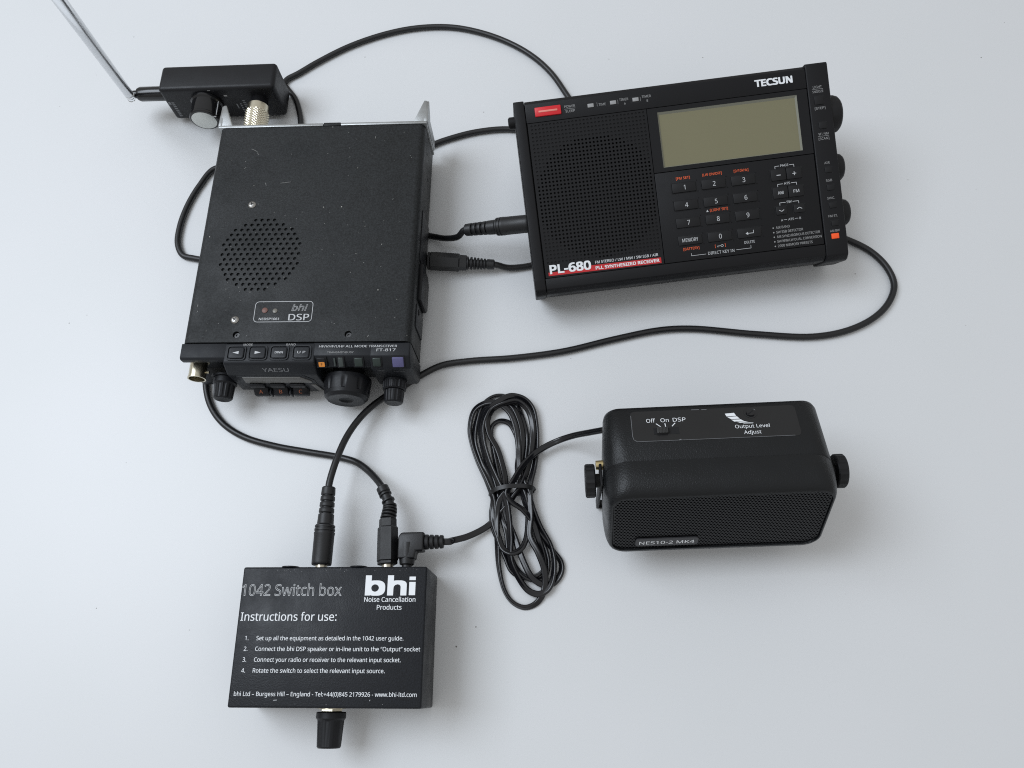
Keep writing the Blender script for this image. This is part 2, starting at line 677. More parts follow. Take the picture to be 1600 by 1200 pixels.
for xx, yy, a in ((-38.1, 17.9, 0.3), (-37.8, -61.3, 0.9)):
    s = MB().lathe([(2.45, 0.0), (2.45, 0.25), (2.0, 0.75), (1.2, 1.0), (0, 1.05)], (xx, yy, ZT + 0.02), (0, 0, 1), 20).build("screw", M_STEEL, tr)
    q = MB()
    R = Matrix.Translation((xx, yy, ZT + 1.02)) @ Matrix.Rotation(a, 4, 'Z')
    q.box(-1.25, 1.25, -.25, .25, -0.3, .1, M=R).box(-.25, .25, -1.25, 1.25, -0.3, .11, M=R)
    q.build("cross_slot", M_DARK, s)
# printed badge on the lid
bd = Print()
bd.ring([(p[0], p[1]) for p in rrect(17.3, 6.6, 2.2, 5, -9.3, -56.2)], 0.32)
bd.t("DSP", 0.3, -61.9, 4.1, 12.2, 'C', 0.012)
bd.t("NEDSP1061", -17.4, -61.6, 1.45, 12.0, 'C', 0.02)
o = bd.build("badge_lettering", M_LGREY, tr, flat(ZT + 0.06))
ol = Print().t("bhi", 0.2, -55.6, 3.9, 9.6, 'C', 0.0, 0.22, 0.016)
ol.build("logo_outline", M_LGREY, tr, flat(ZT + 0.05))
MB().lathe([(1.75, 0), (1.75, .3), (1.3, .5), (0, .55)], (-20.5, -55.3, ZT + .02), (0, 0, 1), 18).build("led", M_LED, tr)
MB().lathe([(1.45, 0), (1.45, .3), (1.0, .5), (0, .55)], (-14.3, -55.7, ZT + .02), (0, 0, 1), 18).build("led", M_LED2, tr)
# worn paint flecks on the lid
wp = Print()
for xx, yy, ln, a in ((-62.0, -52.5, 1.6, 1.4), (-61.6, -56.2, 1.2, 1.2), (-44, 60, 4.5, -0.5), (-40, 57, 2.2, -0.9), (-22, 33.5, 6.5, 0.12), (-31, 32, 2.2, 1.9), (-47, 45, 1.5, 0.6), (36, 66, 1.6, 1.7), (20, 52, 0.9, 0.4), (42, -73, 1.6, 1.0), (-6, 12, .8, 0), (-9, 7, .7, 1), (50, 20, 1.0, .5)):
    wp.line(xx, yy, xx + ln * math.cos(a), yy + ln * math.sin(a), 0.22)
for k in range(70):
    wp.disc(random.uniform(-62, 62), random.uniform(-72, 72), random.uniform(0.10, 0.26), 6)
wp.build("paint_chip", M_CHIP, tr, flat(ZT + 0.035))["kind"] = "stuff"

# front panel
fp = MB()
fp.prism([(-76.1, 6.2), (-76.1, 42.2), (-85.2, 42.2), (-86.2, 41.0), (-86.2, 37), (-81, 33), (-81, 16), (-88.5, 13.5), (-88.5, 7), (-86, 5.2), (-78, 5.2)], -67.6, -40, 'x', 0.7)
fp.prism([(-76.15, 5.6), (-76.15, 42.3), (-87.6, 42.3), (-89.2, 41.2), (-92.9, 33.6), (-92.9, 9), (-90, 5.6)], -41.5, 12.5, 'x', 1.1, 3)
fp.prism([(-76.1, 6.2), (-76.1, 42.2), (-84.3, 42.2), (-86.5, 39.5), (-88.8, 35.5), (-87, 30), (-85, 26), (-84, 6.2)], 11, 46, 'x', 0.6)
fp.prism([(-76.2, 5.8), (-76.2, 42.25), (-84.5, 42.25), (-90.2, 36.2), (-90.6, 32), (-90.6, 12), (-88, 6.5), (-84, 5.8)], 44, 67.55, 'x', 1.0, 3)
fpo = fp.build("front_panel", M_FRONT, tr)
# display and hood
dh = MB()
dh.prism([(-36.5, 32.5), (4.5, 32.5), (8.5, 26), (8.5, 7), (-30, 7), (-37.5, 22)], -93.2, -92.6, 'y', 0.25)
dh.build("display_surround", M_FRONT, tr)
dd = MB()
dd.prism([(-33, 31.6), (1.5, 31.6), (6.5, 25.4), (6.5, 22.6), (-34, 22.6)], -93.7, -93.0, 'y', 0.2)
dd.prism([(4.6, 19.5), (7.6, 19.5), (9.8, 8.5), (6.6, 8.5)], -93.7, -93.0, 'y', 0.2)
dd.build("display", M_TFTDISP, tr)
for k in range(3):
    x = -28.0 + 12.2 * k
    MB().box(x - 4.6, x + 4.6, -95.0, -92.9, 17.2, 21.4, 0.9, 3).build("soft_key", M_KNOB, tr)
    ko = MB().prism([(-92.9, 15.0), (-94.0, 15.0), (-97.0, 11.4), (-97.0, 8.0), (-92.9, 8.0)], x - 4.6, x + 4.6, 'x', 0.7, 2).build("soft_key", M_KNOB, tr)
    Mx = Matrix.Translation((x, -95.56, 13.25)) @ Matrix.Rotation(math.radians(50.2), 4, 'X')
    Print().t("ABC"[k], 0, -1.25, 2.5, None, 'C', 0.01, sx=1.0).build("legend", M_COPPER, ko, Mx)
for k in range(2):
    x = -21.9 + 12.2 * k
    MB().box(x - .55, x + .55, -97.2, -92.7, 7.6, 14.0, .4).build("key_divider", M_FRONT, tr)
pl = Print().t("YAESU", -11.4, -1.5, 2.9, 15.5, 'C', 0.012)
pl.build("maker_name", M_DIM, tr, Matrix.Translation((0, -91.12, 37.45)) @ Matrix.Rotation(math.radians(64), 4, 'X'))
# top buttons on the front panel
for k, x in enumerate((-33.8, -21.1, -8.5, 4.7)):
    yb = -82.6
    fr = MB()
    R0 = [(p[0], p[1], ZT - .1) for p in rrect(5.7, 4.6, 1.9, 5, x, yb)]
    R1 = [(p[0], p[1], ZT + .62) for p in rrect(5.55, 4.45, 1.8, 5, x, yb)]
    R2 = [(p[0], p[1], ZT + .62) for p in rrect(5.0, 3.95, 1.6, 5, x, yb)]
    R3 = [(p[0], p[1], ZT - .08) for p in rrect(4.9, 3.85, 1.55, 5, x, yb)]
    fr.loft([R0, R1, R2, R3], cap=False)
    bt = fr.build("button", M_FRONT, tr)
    cp = MB().loft([[(p[0], p[1], z) for p in rrect(hx, hy, rr, 5, x, yb)] for hx, hy, rr, z in ((4.5, 3.45, 1.3, ZT - .1), (4.5, 3.45, 1.3, ZT + .5), (4.2, 3.15, 1.1, ZT + .85), (3.7, 2.7, .9, ZT + .95))])
    cpo = cp.build("button_cap", M_FRONT, bt)
    lp = Print()
    if k == 0:
        lp.poly([(x - 2.0, yb), (x + 1.6, yb - .95), (x + 1.6, yb + .95)])
    elif k == 1:
        lp.poly([(x + 2.0, yb), (x - 1.6, yb + .95), (x - 1.6, yb - .95)])
    else:
        lp.t(("DWN", "U P")[k - 2], x, yb - .7, 1.4, 4.6, 'C', 0.015)
    lp.build("legend", M_LGREY, bt, flat(ZT + 1.02))
tp = Print()
tp.t("MODE", -27.6, -77.9, 1.25, 5.4, 'C', 0.01).t("BAND", -2.2, -78.0, 1.25, 5.4, 'C', 0.01)
tp.build("top_lettering", M_GREY, tr, flat(ZT + .06))
tq = Print()
tq.t("HF/VHF/UHF ALL MODE TRANSCEIVER", 14.4, -79.4, 1.35, 45.6, 'L', 0.012).t("FT-817", 59.2, -82.0, 1.7, 11.0, 'R', 0.012)
tq.build("model_lettering", M_LGREY, tr, flat(ZT + .06))
Print().t("TRANSMIT/BUSY", 19.5, -83.0, 1.05, 15.5, 'L', 0.0).build("indicator_lettering", M_GREY, tr, flat(ZT + .06))
# small keys on the chamfer
CH = Matrix.Translation((0, -87.3, 39.4)) @ Matrix.Rotation(math.radians(47), 4, 'X')


def chamfer_key(x, w, hh, m, dz=0.9, name="button", zo=0.0):
    MB().box(x - w / 2 - .8, x + w / 2 + .8, -hh / 2 - .8, hh / 2 + .8, -1.5, 0.30 + zo, .5, 2, M=CH).build("button_surround", M_KNOB, tr)
    return MB().box(x - w / 2, x + w / 2, -hh / 2, hh / 2, -1.0, dz + zo, .55, 3, M=CH).build(name, m, tr)


fk = chamfer_key(15.8, 5.2, 5.6, M_KNOB)
fl = Print().poly([(p[0], p[1]) for p in rrect(1.75, 1.5, .4, 2, 16.1, -1.0)])
fl.build("orange_square", M_AMBER, fk, CH @ flat(0.97))
Print().t("F", 16.1, -1.8, 1.6, None, 'C').build("legend", M_DARK, fk, CH @ flat(1.03))
chamfer_key(27.2, 3.0, 6.0, M_WINDOW, 0.6, "led_lens")
MB().box(23.1, 24.1, -2.6, 2.6, -0.8, 0.45, .3, 2, M=CH).build("led_lens", M_WINDOW, tr)
chamfer_key(37.6, 4.8, 5.4, M_GREEN)
chamfer_key(48.2, 4.8, 5.4, M_GREEN)
chamfer_key(60.6, 6.6, 6.2, M_PURPLE, 1.2)
Print().t("POWER", 60.4, 33.0, 0.9, 6.4, 'C').t("VOL", 50.0, 34.0, 0.9, 4.0, 'C').build("knob_lettering", M_DIM, tr, front(-90.75))


def ribbed(name, o, d, prof, n, count, depth, h0, h1, m, parent, duty=.45):
    return MB().lathe(prof, o, d, n, knob_mod(count, depth, h0, h1, duty)).build(name, m, parent, angle=28)


D_F = (0, -1, 0)
# main tuning knob
MB().lathe([(9.5, 0), (9.5, 4.5)], (26.5, -84.5, 18.5), D_F, 40).build("knob_collar", M_KNOB, tr)
tk = MB().lathe([(13.0, 0), (13.9, 0.8), (13.9, 2.6), (13.95, 3.0), (13.8, 5), (13.4, 9.8), (13.2, 10.4), (12.8, 12.4), (12.2, 13.0), (11.2, 14.2), (10.4, 14.3), (9.6, 14.1), (4.4, 14.0), (4.0, 13.4), (3.2, 12.9), (0, 12.7)],
                (26.5, -89.2, 18.5), D_F, 120, knob_mod(9, 0.045, 3.6, 9.9, 0.20)).build("tuning_knob", M_KNOB, tr, angle=30)
# stacked volume and squelch knobs
ribbed("squelch_knob", (54.8, -90.4, 17.5), D_F, [(6.3, 0), (7.2, .5), (7.2, 1.4), (7.3, 1.6), (7.0, 5.6), (6.9, 5.9), (6.2, 6.5), (0, 6.5)], 96, 18, .06, 1.5, 5.7, M_KNOB, tr)
ribbed("volume_knob", (54.8, -96.9, 17.5), D_F, [(5.4, 0), (5.9, .5), (5.9, 1.4), (5.6, 6.6), (5.4, 7.4), (4.7, 8.0), (0, 8.1)], 80, 12, .07, 1.3, 6.8, M_KNOB, tr)
MB().lathe([(8.3, 0), (8.3, 1.2)], (-48.2, -88.5, 19.5), D_F, 32).build("knob_collar", M_KNOB, tr)
ribbed("select_knob", (-48.2, -89.5, 19.5), D_F, [(6.6, 0), (7.0, .5), (7.0, 3.6), (6.4, 4.2), (6.2, 4.6), (5.7, 12.2), (5.3, 12.9), (4.6, 13.4), (0, 13.5)], 80, 12, .07, 4.4, 12.4, M_KNOB, tr)
# aerial socket on the front
bn = MB()
bn.lathe([(5.9, 0), (5.9, 1.0), (5.0, 1.2), (5.0, 10.8), (5.3, 11.0), (5.3, 11.8), (4.6, 11.8), (4.5, 3.0), (0, 3.0)], (-62.3, -81, 27.5), D_F, 36)
bn.lathe([(0.9, 0), (0.9, 1.6), (0, 1.7)], (-57.4, -88, 26.6), (1, 0, 0), 10)
bn.build("aerial_socket", M_GOLD, tr)
# rear casting with two horns
rp = MB()
rp.box(-68.3, 1.0, 76.4, 78.4, 10, 43.1, .35)
rp.box(12.6, 68.4, 76.4, 78.4, 10, 43.1, .35)
rp.box(0.5, 13.1, 76.4, 78.2, 10, 41.2)
for s in (-1, 1):
    rp.prism([(78.2, 42.6), (81, 42.6), (95, 41.6), (95.4, 40.4), (89, 34.5), (86, 33), (86, 12), (78.2, 12)], s * 66.6, s * 68.8, 'x', .3)
    rp.prism([(s * 59.4, 78.2), (s * 68.4, 78.2), (s * 67.6, 95), (s * 65.8, 95.2)], 40.2, 42.3, 'z', .4)
for k in range(9):
    x = -54 + 13.5 * k
    rp.box(x - .8, x + .8, 78.2, 82, 14, 36)
rp.build("rear_casting", M_ALU, tr)
MB().box(1.2, 12.4, 76.5, 78.9, 36, 42.9, .3).build("rear_latch", M_CASE, tr)
MB().lathe([(7.8, 0), (7.8, 6)], (-52.6, 78.2, 21), (0, 1, 0), 32).build("rear_aerial_socket", M_NICKEL, tr)
# right flank: jack cover flap, strap lug, jacks
fl2 = MB()
fl2.prism([(-19, 31), (-19, 12), (-23, 8), (-40, 8), (-43.5, 12), (-43.5, 31)], 67.3, 70.0, 'x', .5)
fl2.build("jack_cover", M_KNOB, tr)
lug = MB().box(67.3, 68.3, -62, -47, 12, 33, .4)
lug.build("strap_plate", M_FRONT, tr)
MB().lathe([(1.8, 0), (1.8, .5), (0, .5)], (68.2, -50.5, 28), (1, 0, 0), 14).build("lug_screw", M_DARK, tr)
sl = MB().box(67.3, 68.2, -17, 18, 11, 33, .3)
sl.build("jack_panel", M_KNOB, tr)
ft4 = [(-55, -62), (55, -62), (-55, 62), (55, 62)]
for x, y in ft4:
    MB().lathe([(5, 0), (5.2, .4), (4.8, 6.3)], (x, y, 0.02), (0, 0, 1), 20).build("foot", M_PLUG, tr)

# ================================================================== whip antenna unit (behind the transceiver)
AN_LOC, AN_ROT = (-165.156, 245.199, 3.1), (0, 0, -0.161)
an = thing("antenna_unit", "small black box with silver capped knob, gold connector and chrome whip, behind the transceiver", "antenna tuner", AN_LOC, AN_ROT)
MB().box(-40.6, 40.6, -10.6, 10.4, 0, 30.9, 2.8, 5).build("housing", M_ABOX, an)
for x in (-32, 32):
    MB().box(x - 4, x + 4, -6, 6, -3.08, 0.2, .4).build("foot", M_PLUG, an)
kn = MB().lathe([(10.6, 0), (10.9, .4), (10.9, 2.2), (9.9, 3.2), (9.6, 13.0), (10.0, 13.6), (10.0, 14.6), (9.4, 15.2), (8.6, 15.3)], (-10.8, -10.6, 17.2), D_F, 64).build("knob", M_GLOSS, an)
MB().lathe([(8.4, 0), (8.4, .2), (8.0, .35), (0, .35)], (-10.8, -25.85, 17.2), D_F, 48).build("knob_cap", M_SPUN, kn)
pm = MB()
pm.box(-1.27, -1.0, -24.5, -13.2, 20.4, 21.2)
pm.box(-4.6, -1.0, -25.95, -25.7, 20.3, 21.1)
pm.build("pointer_line", M_LGREY, kn)
cn = MB()
cn.lathe([(6.0, 0), (6.0, 7.0), (0, 7.0)], (26.2, -10.4, 17.6), D_F, 32)
cn.build("connector_collar", M_GLOSS, an)
cn = MB().lathe([(6.6, 0), (7.3, .4), (7.3, 6.0), (7.7, 6.6)], (26.2, -16.2, 17.6), D_F, 48)
cn.lathe([(5.9, 0), (5.9, 3.2)], (26.2, -14.0, 17.6), D_F, 32)
cno = cn.build("connector_barrel", M_GOLD, an)


def knurl(o, r, L, m, parent, name):
    mb = MB()
    n, rows = 44, max(8, int(L / 0.95))
    V, F = [], []
    for j in range(rows + 1):
        for i in range(n):
            t = 2 * PI * i / n
            rr = r - (0.0 if (i + j) % 2 else 0.34)
            V.append((o[0] + rr * math.cos(t), o[1] - L * j / rows, o[2] + rr * math.sin(t)))
    for j in range(rows):
        for i in range(n):
            a, c = j * n + i, j * n + (i + 1) % n
            if (i + j) % 2:
                F += [(a, c, a + n), (c, c + n, a + n)]
            else:
                F += [(a, c, c + n), (a, c + n, a + n)]
    mb.add(V, F)
    return mb.build(name, m, parent, smooth=False, recalc=True)


knurl((26.2, -22.6, 17.6), 8.1, 17.5, M_GOLD, an, "knurled_ring")
MB().lathe([(7.2, 0), (7.2, 10)], (26.2, -39.5, 17.6), D_F, 32).build("connector_tip", M_NICKEL, an)
ap = Print()
for k in range(8):
    ap.rect(-36.3, -34.2, 4.0 + 1.9 * k, 5.2 + 1.9 * k)
ap.rect(-38.4, -36.8, 16.2, 19.0)
ap.build("worn_lettering", M_DIM, an, front(-10.66))
ap = Print()
for k in range(7):
    ap.rect(14.2, 16.0, 6.0 + 1.9 * k, 7.1 + 1.9 * k)
    if k < 5:
        ap.rect(11.4, 12.6, 6.6 + 1.9 * k, 7.7 + 1.9 * k)
ap.rect(8.8, 9.6, 10, 15)
ap.build("worn_lettering", M_DIM, an, front(-10.66))
Print().rect(-6.2, -4.2, 28.5, 29.3).build("scale_mark", M_GREY, an, front(-10.66))
Print().rect(3.2, 5.6, 22.6, 24.0).build("scale_mark", M_GREY, an, front(-10.66))
MB().lathe([(5.0, -2), (5.0, 20), (4.2, 22.0), (2.8, 22.4), (2.6, 27.5)], (-40.2, -1.0, 16.6), (-1, 0, 0.0), 28).build("whip_socket", M_GLOSS, an)
# hinge and whip: the rod leans up and away to the upper left
iv = Matrix.Rotation(0.161, 3, 'Z')


def to_an(p):
    return iv @ (Vector(p) - Vector(AN_LOC))


h0 = to_an(at(205, 152, 20.0))
h1 = to_an(at(93, 0, 180.0))
dirw = (h1 - h0).normalized()
hg = MB()
hg.box(-2.2, 2.2, -2.0, 2.0, -2.2, 2.2, .6, 2, M=Matrix.Translation(h0))
hg.lathe([(1.7, -2.9), (1.7, 2.9)], h0, (0, 1, 0), 16)
hg.build("hinge", M_STEEL, an)
wh = MB()
wh.lathe([(2.2, 0.8), (3.1, 1.4), (3.1, 5.0), (2.8, 5.2), (2.8, 6.4), (3.15, 6.6), (3.15, 9.4), (2.8, 9.6), (2.8, 11.6), (3.2, 12.0), (3.2, 250), (2.6, 250.4), (2.6, 330)], h0, dirw, 40)
wh.build("whip_rod", M_CHROME, an, angle=50)

# ================================================================== shortwave receiver (right)
TE_LOC, TE_ROT = (116.103, 36.236, 31.894), (0.3819, 0, -0.0446)
te = thing("shortwave_receiver", "black shortwave receiver with grey green blank screen and number keys, propped up on its stand", "radio", TE_LOC, TE_ROT)
TH = 33.6
cs = MB().box(-92.8, 92.8, 1.2, 114.8, -TH, -4.0, 2.2, 3)
cs.box(-86.2, 79.4, 2.0, 114.2, -8, -1.6, .4)
cs.build("case", M_RADIO, te)
MB().prism([(-.3, -24), (-.3, -5), (.3, -3), (3.2, -.3), (9, .15), (115.4, .15), (116.2, -.9), (116.2, -24)], -93.4, -87.0, 'x', .7, 3).build("end_cap", M_RADIO, te)
MB().prism([(-.9, -24), (-.9, -5), (-.2, -3), (2.6, -.3), (9, .15), (116.0, .15), (116.8, -.9), (116.8, -24)], 80.15, 93.4, 'x', .8, 3).build("end_cap", M_RADIO, te)
MB().prism([(9.6, 0.0), (3.3, -0.5), (0.6, -3.6), (0.2, -5), (0.2, -20), (9.6, -20)], -86.75, 79.9, 'x', .35).build("lower_bezel", M_RADIO, te)
MB().prism([(102.3, 0.0), (113.6, 0.0), (115.6, -1.6), (115.8, -4), (115.8, -20), (102.3, -20)], -86.75, 79.9, 'x', .35).build("top_strip", M_RADIO, te)
# speaker grille
gr = MB()
gr.box(-86.3, -15.6, 10.0, 102.0, -3.6, -2.2)
GC, GR = (-49.8, 54.6), 36.2


def gdepth(x, y):
    return None if math.hypot(x - GC[0], y - GC[1]) < GR else 0.45


perforated(gr, -85.2, -16.4, 17.6, 101.4, 2.21, 2.26, 0.66, 1.6, 0.0, fn=gdepth)
gr.add([(-86.4, 17.6, 0), (-85.2, 17.6, 0), (-85.2, 101.4, 0), (-86.4, 101.4, 0)], [(0, 1, 2, 3)])
gr.add([(-16.4, 17.6, 0), (-15.6, 17.6, 0), (-15.6, 101.4, 0), (-16.4, 101.4, 0)], [(0, 1, 2, 3)])
gr.add([(-86.4, 101.4, 0), (-15.6, 101.4, 0), (-15.6, 102.0, 0), (-86.4, 102.0, 0)], [(0, 1, 2, 3)])
gr.add([(-86.4, 10.0, 0), (-15.6, 10.0, 0), (-15.6, 17.6, 0), (-86.4, 17.6, 0)], [(0, 1, 2, 3)])
gr.add([(-86.4, 10.0, 0), (-86.4, 102.0, 0), (-86.4, 102.0, -2.4), (-86.4, 10.0, -2.4)], [(0, 1, 2, 3)])
gr.build("speaker_grille", M_RADIO2, te, smooth=False)
rb = Print().poly([(-84.6, 11.0), (-17.2, 10.6), (-17.2, 13.9), (-59.5, 14.3), (-59.5, 13.2), (-84.6, 13.0)])
rb.build("model_stripe", M_REDP, te, flat(0.05))
ml = Print()
ml.t("PL-680", -83.4, 12.2, 4.9, 24.2, 'L', 0.035)
ml.t("FM STEREO / LW / MW / SW SSB / AIR", -56.3, 15.0, 1.55, 37.6, 'L', 0.0)
ml.t("PLL SYNTHESIZED RECEIVER", -56.3, 11.5, 1.75, 37.9, 'L', 0.028)
ml.build("model_lettering", M_WHITE, te, flat(0.10))
# screen section
pn = MB()
for x0, x1, y0, y1 in ((-15.2, -9.3, 63.9, 102.0), (73.4, 79.6, 63.9, 102.0), (-9.3, 73.4, 63.9, 66.4), (-9.3, 73.4, 99.2, 102.0)):
    pn.box(x0, x1, y0, y1, -6, -0.05)
pn.build("screen_panel", M_RADIO, te)
fr = MB()
o_, i_ = (-9.3, 73.4, 66.4, 99.2), (-8.3, 72.4, 67.0, 97.9)
fr.add([(o_[0], o_[2], -.06), (o_[1], o_[2], -.06), (o_[1], o_[3], -.06), (o_[0], o_[3], -.06), (i_[0], i_[2], -1.1), (i_[1], i_[2], -1.1), (i_[1], i_[3], -1.1), (i_[0], i_[3], -1.1)],
       [(0, 1, 5, 4), (1, 2, 6, 5), (2, 3, 7, 6), (3, 0, 4, 7)])
fr.build("screen_rim", M_LCDF, te, smooth=False)
MB().box(i_[0] - .05, i_[1] + .05, i_[2] - .05, i_[3] + .05, -1.6, -1.08).build("screen", M_LCD, te)
# key section
kp = MB().box(-15.2, 79.6, 9.9, 63.55, -6, -0.05, .4)
for r in range(4):
    for c in range(3):
        kp.box(8.9 + 17.6 * c, 9.4 + 17.6 * c, 50.1 - 10.5 * r, 50.6 - 10.5 * r, -.2, .3, .1, 1)
        kp.box(8.7 + 17.6 * c, 9.2 + 17.6 * c, 56.6 - 10.5 * r, 57.1 - 10.5 * r, -.2, .3, .1, 1)
kp.build("key_panel", M_RADIO, te)


def key(x, y, w, h, z=0.75, m=M_KEY, name="key"):
    MB().box(x - w / 2 - .45, x + w / 2 + .45, y - h / 2 - .45, y + h / 2 + .45, -.3, 0.02, 0).build("key_well", M_DARK, te)
    return MB().box(x - w / 2, x + w / 2, y - h / 2, y + h / 2, -.6, z, .45, 2).build(name, m, te)


legends = ["1", "2", "3", "4", "5", "6", "7", "8", "9", "MEMORY", "0", None]
for i, s in enumerate(legends):
    x, y = 1.1 + 17.6 * (i % 3), 53.3 - 10.45 * (i // 3)
    k = key(x, y, 14.2, 5.7)
    p = Print()
    if s == "MEMORY":
        p.t(s, x, y - .95, 2.1, 9.4, 'C', .004)
    elif s:
        p.t(s, x + .3, y - 1.35, 2.7, None, 'C', .004, sx=.9)
    else:
        p.path([(x + 2.4, y + 1.3), (x + 2.4, y - .4), (x - 1.0, y - .4)], .32).poly([(x - 2.4, y - .4), (x - .9, y + .5), (x - .9, y - 1.3)])
    p.build("legend", M_LGREY, k, flat(0.82))
for x, y, s in ((57.2, 53.6, "-"), (66.5, 53.6, "+"), (57.2, 43.0, "AM"), (66.5, 43.0, "FM"), (56.6, 32.6, "v"), (67.2, 32.6, "^")):
    wide = s not in "v^"
    k = key(x, y, 9.0 if wide else 6.6, 6.6 if wide else 5.0)
    p = Print()
    if s == "-":
        p.line(x - 1.2, y - .2, x + 1.2, y - .2, .45)
    elif s == "+":
        p.line(x - 1.1, y - .2, x + 1.1, y - .2, .4).line(x, y - 1.3, x, y - .42, .4).line(x, y + .02, x, y + .9, .4)
    elif s == "v":
        p.path([(x - 1.5, y + .3), (x, y - .6), (x + 1.5, y + .3)], .35)
    elif s == "^":
        p.path([(x - 1.5, y - .3), (x, y + .6), (x + 1.5, y - .3)], .35)
    else:
        p.t(s, x, y - .9, 1.8, 3.3, 'C', .01)
    p.build("legend", M_LGREY, k, flat(0.82))
wp = Print()
for x, y, s, w in ((61.4, 58.3, "PAGE", 4.8), (61.8, 47.6, "ATS", 3.6), (61.8, 36.6, "SW", 3.0)):
    wp.t(s, x, y, 1.35, w, 'C', .008)
    a = w / 2 + .6
    wp.path([(x - 5.6, y - .9), (x - 5.6, y + .6), (x - a, y + .6)], .28).path([(x + a, y + .6), (x + 5.6, y + .6), (x + 5.6, y - .9)], .28)
wp.t("A", 56.4, 26.3, 1.3, None, 'C').t("ATS", 61.8, 26.3, 1.3, 3.4, 'C').t("B", 67.2, 26.3, 1.3, None, 'C').line(57.4, 27, 59.4, 27, .2).line(64, 27, 66, 27, .2)
wp.t("DELETE", 35.9, 15.8, 1.5, 6.2, 'C')
wp.t("DIRECT KEY IN", 18.6, 11.9, 1.75, 15.6, 'C')
wp.path([(.9, 14.2), (.9, 12.6), (9.6, 12.6)], .22).path([(27.6, 12.9), (36.4, 12.9), (36.4, 14.6)], .22)
wp.build("key_lettering", M_LGREY, te, flat(0.06))
bl = Print()
for k, (s, w) in enumerate((("AIR BAND", 8.2), ("SW SSB DETECTOR", 15.9), ("AM SYNCHRONOUS DETECTOR", 25.6), ("SW/MW/LW DUAL CONVERSION", 26.2), ("2000 MEMORY PRESETS", 20.6))):
    y = 22.2 - 2.72 * k
    bl.t(s, 52.2, y, 1.45, w, 'L', .004).disc(50.7, y + .7, .42)
bl.build("feature_list", M_GREY, te, flat(0.06))
op = Print()
op.t("[FM SET]", 1.2, 58.2, 1.5, 8.2, 'C').t("[LW ON/OFF]", 18.6, 58.4, 1.5, 11.4, 'C').t("[9/10kHz]", 35.8, 58.4, 1.5, 8.6, 'C')
op.t("[LIGHT SET]", 20.2, 37.2, 1.5, 10.6, 'C').t("[BATTERY]", 1.3, 16.2, 1.5, 9.4, 'C')
op.t("[", 15.6, 15.8, 1.6, None, 'C').t("]", 21.4, 15.8, 1.6, None, 'C')
op.build("second_function_lettering", M_ORANGE, te, flat(0.065))
ic = Print().poly([(12.6, 37.2), (14.0, 37.2), (13.3, 38.5)])
lk2 = Print()
lk2.ring([(19.6 + .75 * math.cos(t * PI / 4), 16.4 + .6 * math.sin(t * PI / 4)) for t in range(8)], .25).line(16.6, 16.4, 18.8, 16.4, .28).line(17.0, 16.3, 17.0, 15.7, .25)
ic.build("light_mark", M_LGREY, te, flat(0.07))
lk2.build("lock_mark", M_LGREY, te, flat(0.07))
# top strip: power button, hold switches, maker's name
pb = MB().box(-81.2, -65.6, 105.4, 110.9, -1, 1.0, .5, 2).build("power_button", M_RED, te)
MB().box(-79.0, -67.8, 107.6, 108.7, .9, 1.2, .12).build("button_bar", mat("pale_red_bar", (.75, .25, .2), .5), pb)
for x, y in ((-47.8, 108.2), (-34.4, 108.3), (-21.0, 108.4)):
    MB().box(x - 3.3, x + 2.9, y - 2.0, y + 2.0, -.3, .02).build("switch_well", M_DARK, te)
    MB().box(x - 1.9, x + 1.7, y - 1.1, y + 1.1, -.3, .5, .2).build("slide_switch", M_GREY, te)
tl = Print()
tl.t("POWER", -60.2, 108.7, 1.4, 6.3, 'C').line(-63.6, 108.0, -57.0, 108.0, .16).t("SLEEP", -60.2, 105.9, 1.4, 5.6, 'C')
tl.t("TIME", -41.0, 107.4, 1.4, 4.2, 'C').t("TIMER", -28.0, 108.7, 1.4, 5.4, 'C').t("A", -27.6, 106.2, 1.3, None, 'C').t("TIMER", -14.6, 108.8, 1.4, 5.4, 'C').t("B", -14.2, 106.3, 1.3, None, 'C')
for x in (-44.0, -31.6, -18.2):
    tl.line(x, 107.2, x, 109.6, .14)
tl.build("switch_lettering", M_GREY, te, flat(0.06))
Print().t("TECSUN", 50.0, 106.9, 3.7, 21.8, 'L', 0.045).build("maker_name", M_WHITE, te, flat(0.06))
# right end cap controls
for x, y, w, h in ((86.0, 94.3, 5.6, 5.2), (86.5, 79.4, 4.6, 4.0), (86.8, 53.0, 4.4, 3.4), (86.9, 42.5, 4.4, 3.4), (87.0, 32.0, 4.4, 3.4), (87.1, 21.4, 4.4, 3.4)):
    MB().box(x - w / 2 - .4, x + w / 2 + .4, y - h / 2 - .4, y + h / 2 + .4, -.3, .17).build("key_well", M_DARK, te)
    MB().box(x - w / 2, x + w / 2, y - h / 2, y + h / 2, -.3, .7, .4, 2).build("side_key", M_KEY, te)
lk = MB().box(84.1, 88.6, 12.2, 15.4, -.3, .7, .35, 2).build("indicator_key", M_LAMP, te)
sl2 = Print()
sl2.t("LIGHT", 86.0, 101.6, 1.35, 5.2, 'C').line(82.8, 101.0, 89.2, 101.0, .16).t("SNOOZE", 86.0, 98.9, 1.35, 6.4, 'C').t("[STEP]", 86.2, 89.0, 1.4, 6.2, 'C')
sl2.t("VF / VM", 86.4, 73.8, 1.35, 6.0, 'C').line(83.2, 73.2, 89.6, 73.2, .16).t("[SCAN]", 86.4, 71.0, 1.4, 6.2, 'C')
for s, y, w in (("AIR", 56.6, 3.2), ("SSB", 46.2, 3.6), ("SYNC.", 35.7, 4.4), ("FM ST.", 25.1, 5.4), ("AM BW", 16.3, 5.6)):
    sl2.t(s, 86.5, y, 1.35, w, 'C')
sl2.build("side_lettering", M_GREY, te, flat(0.21))
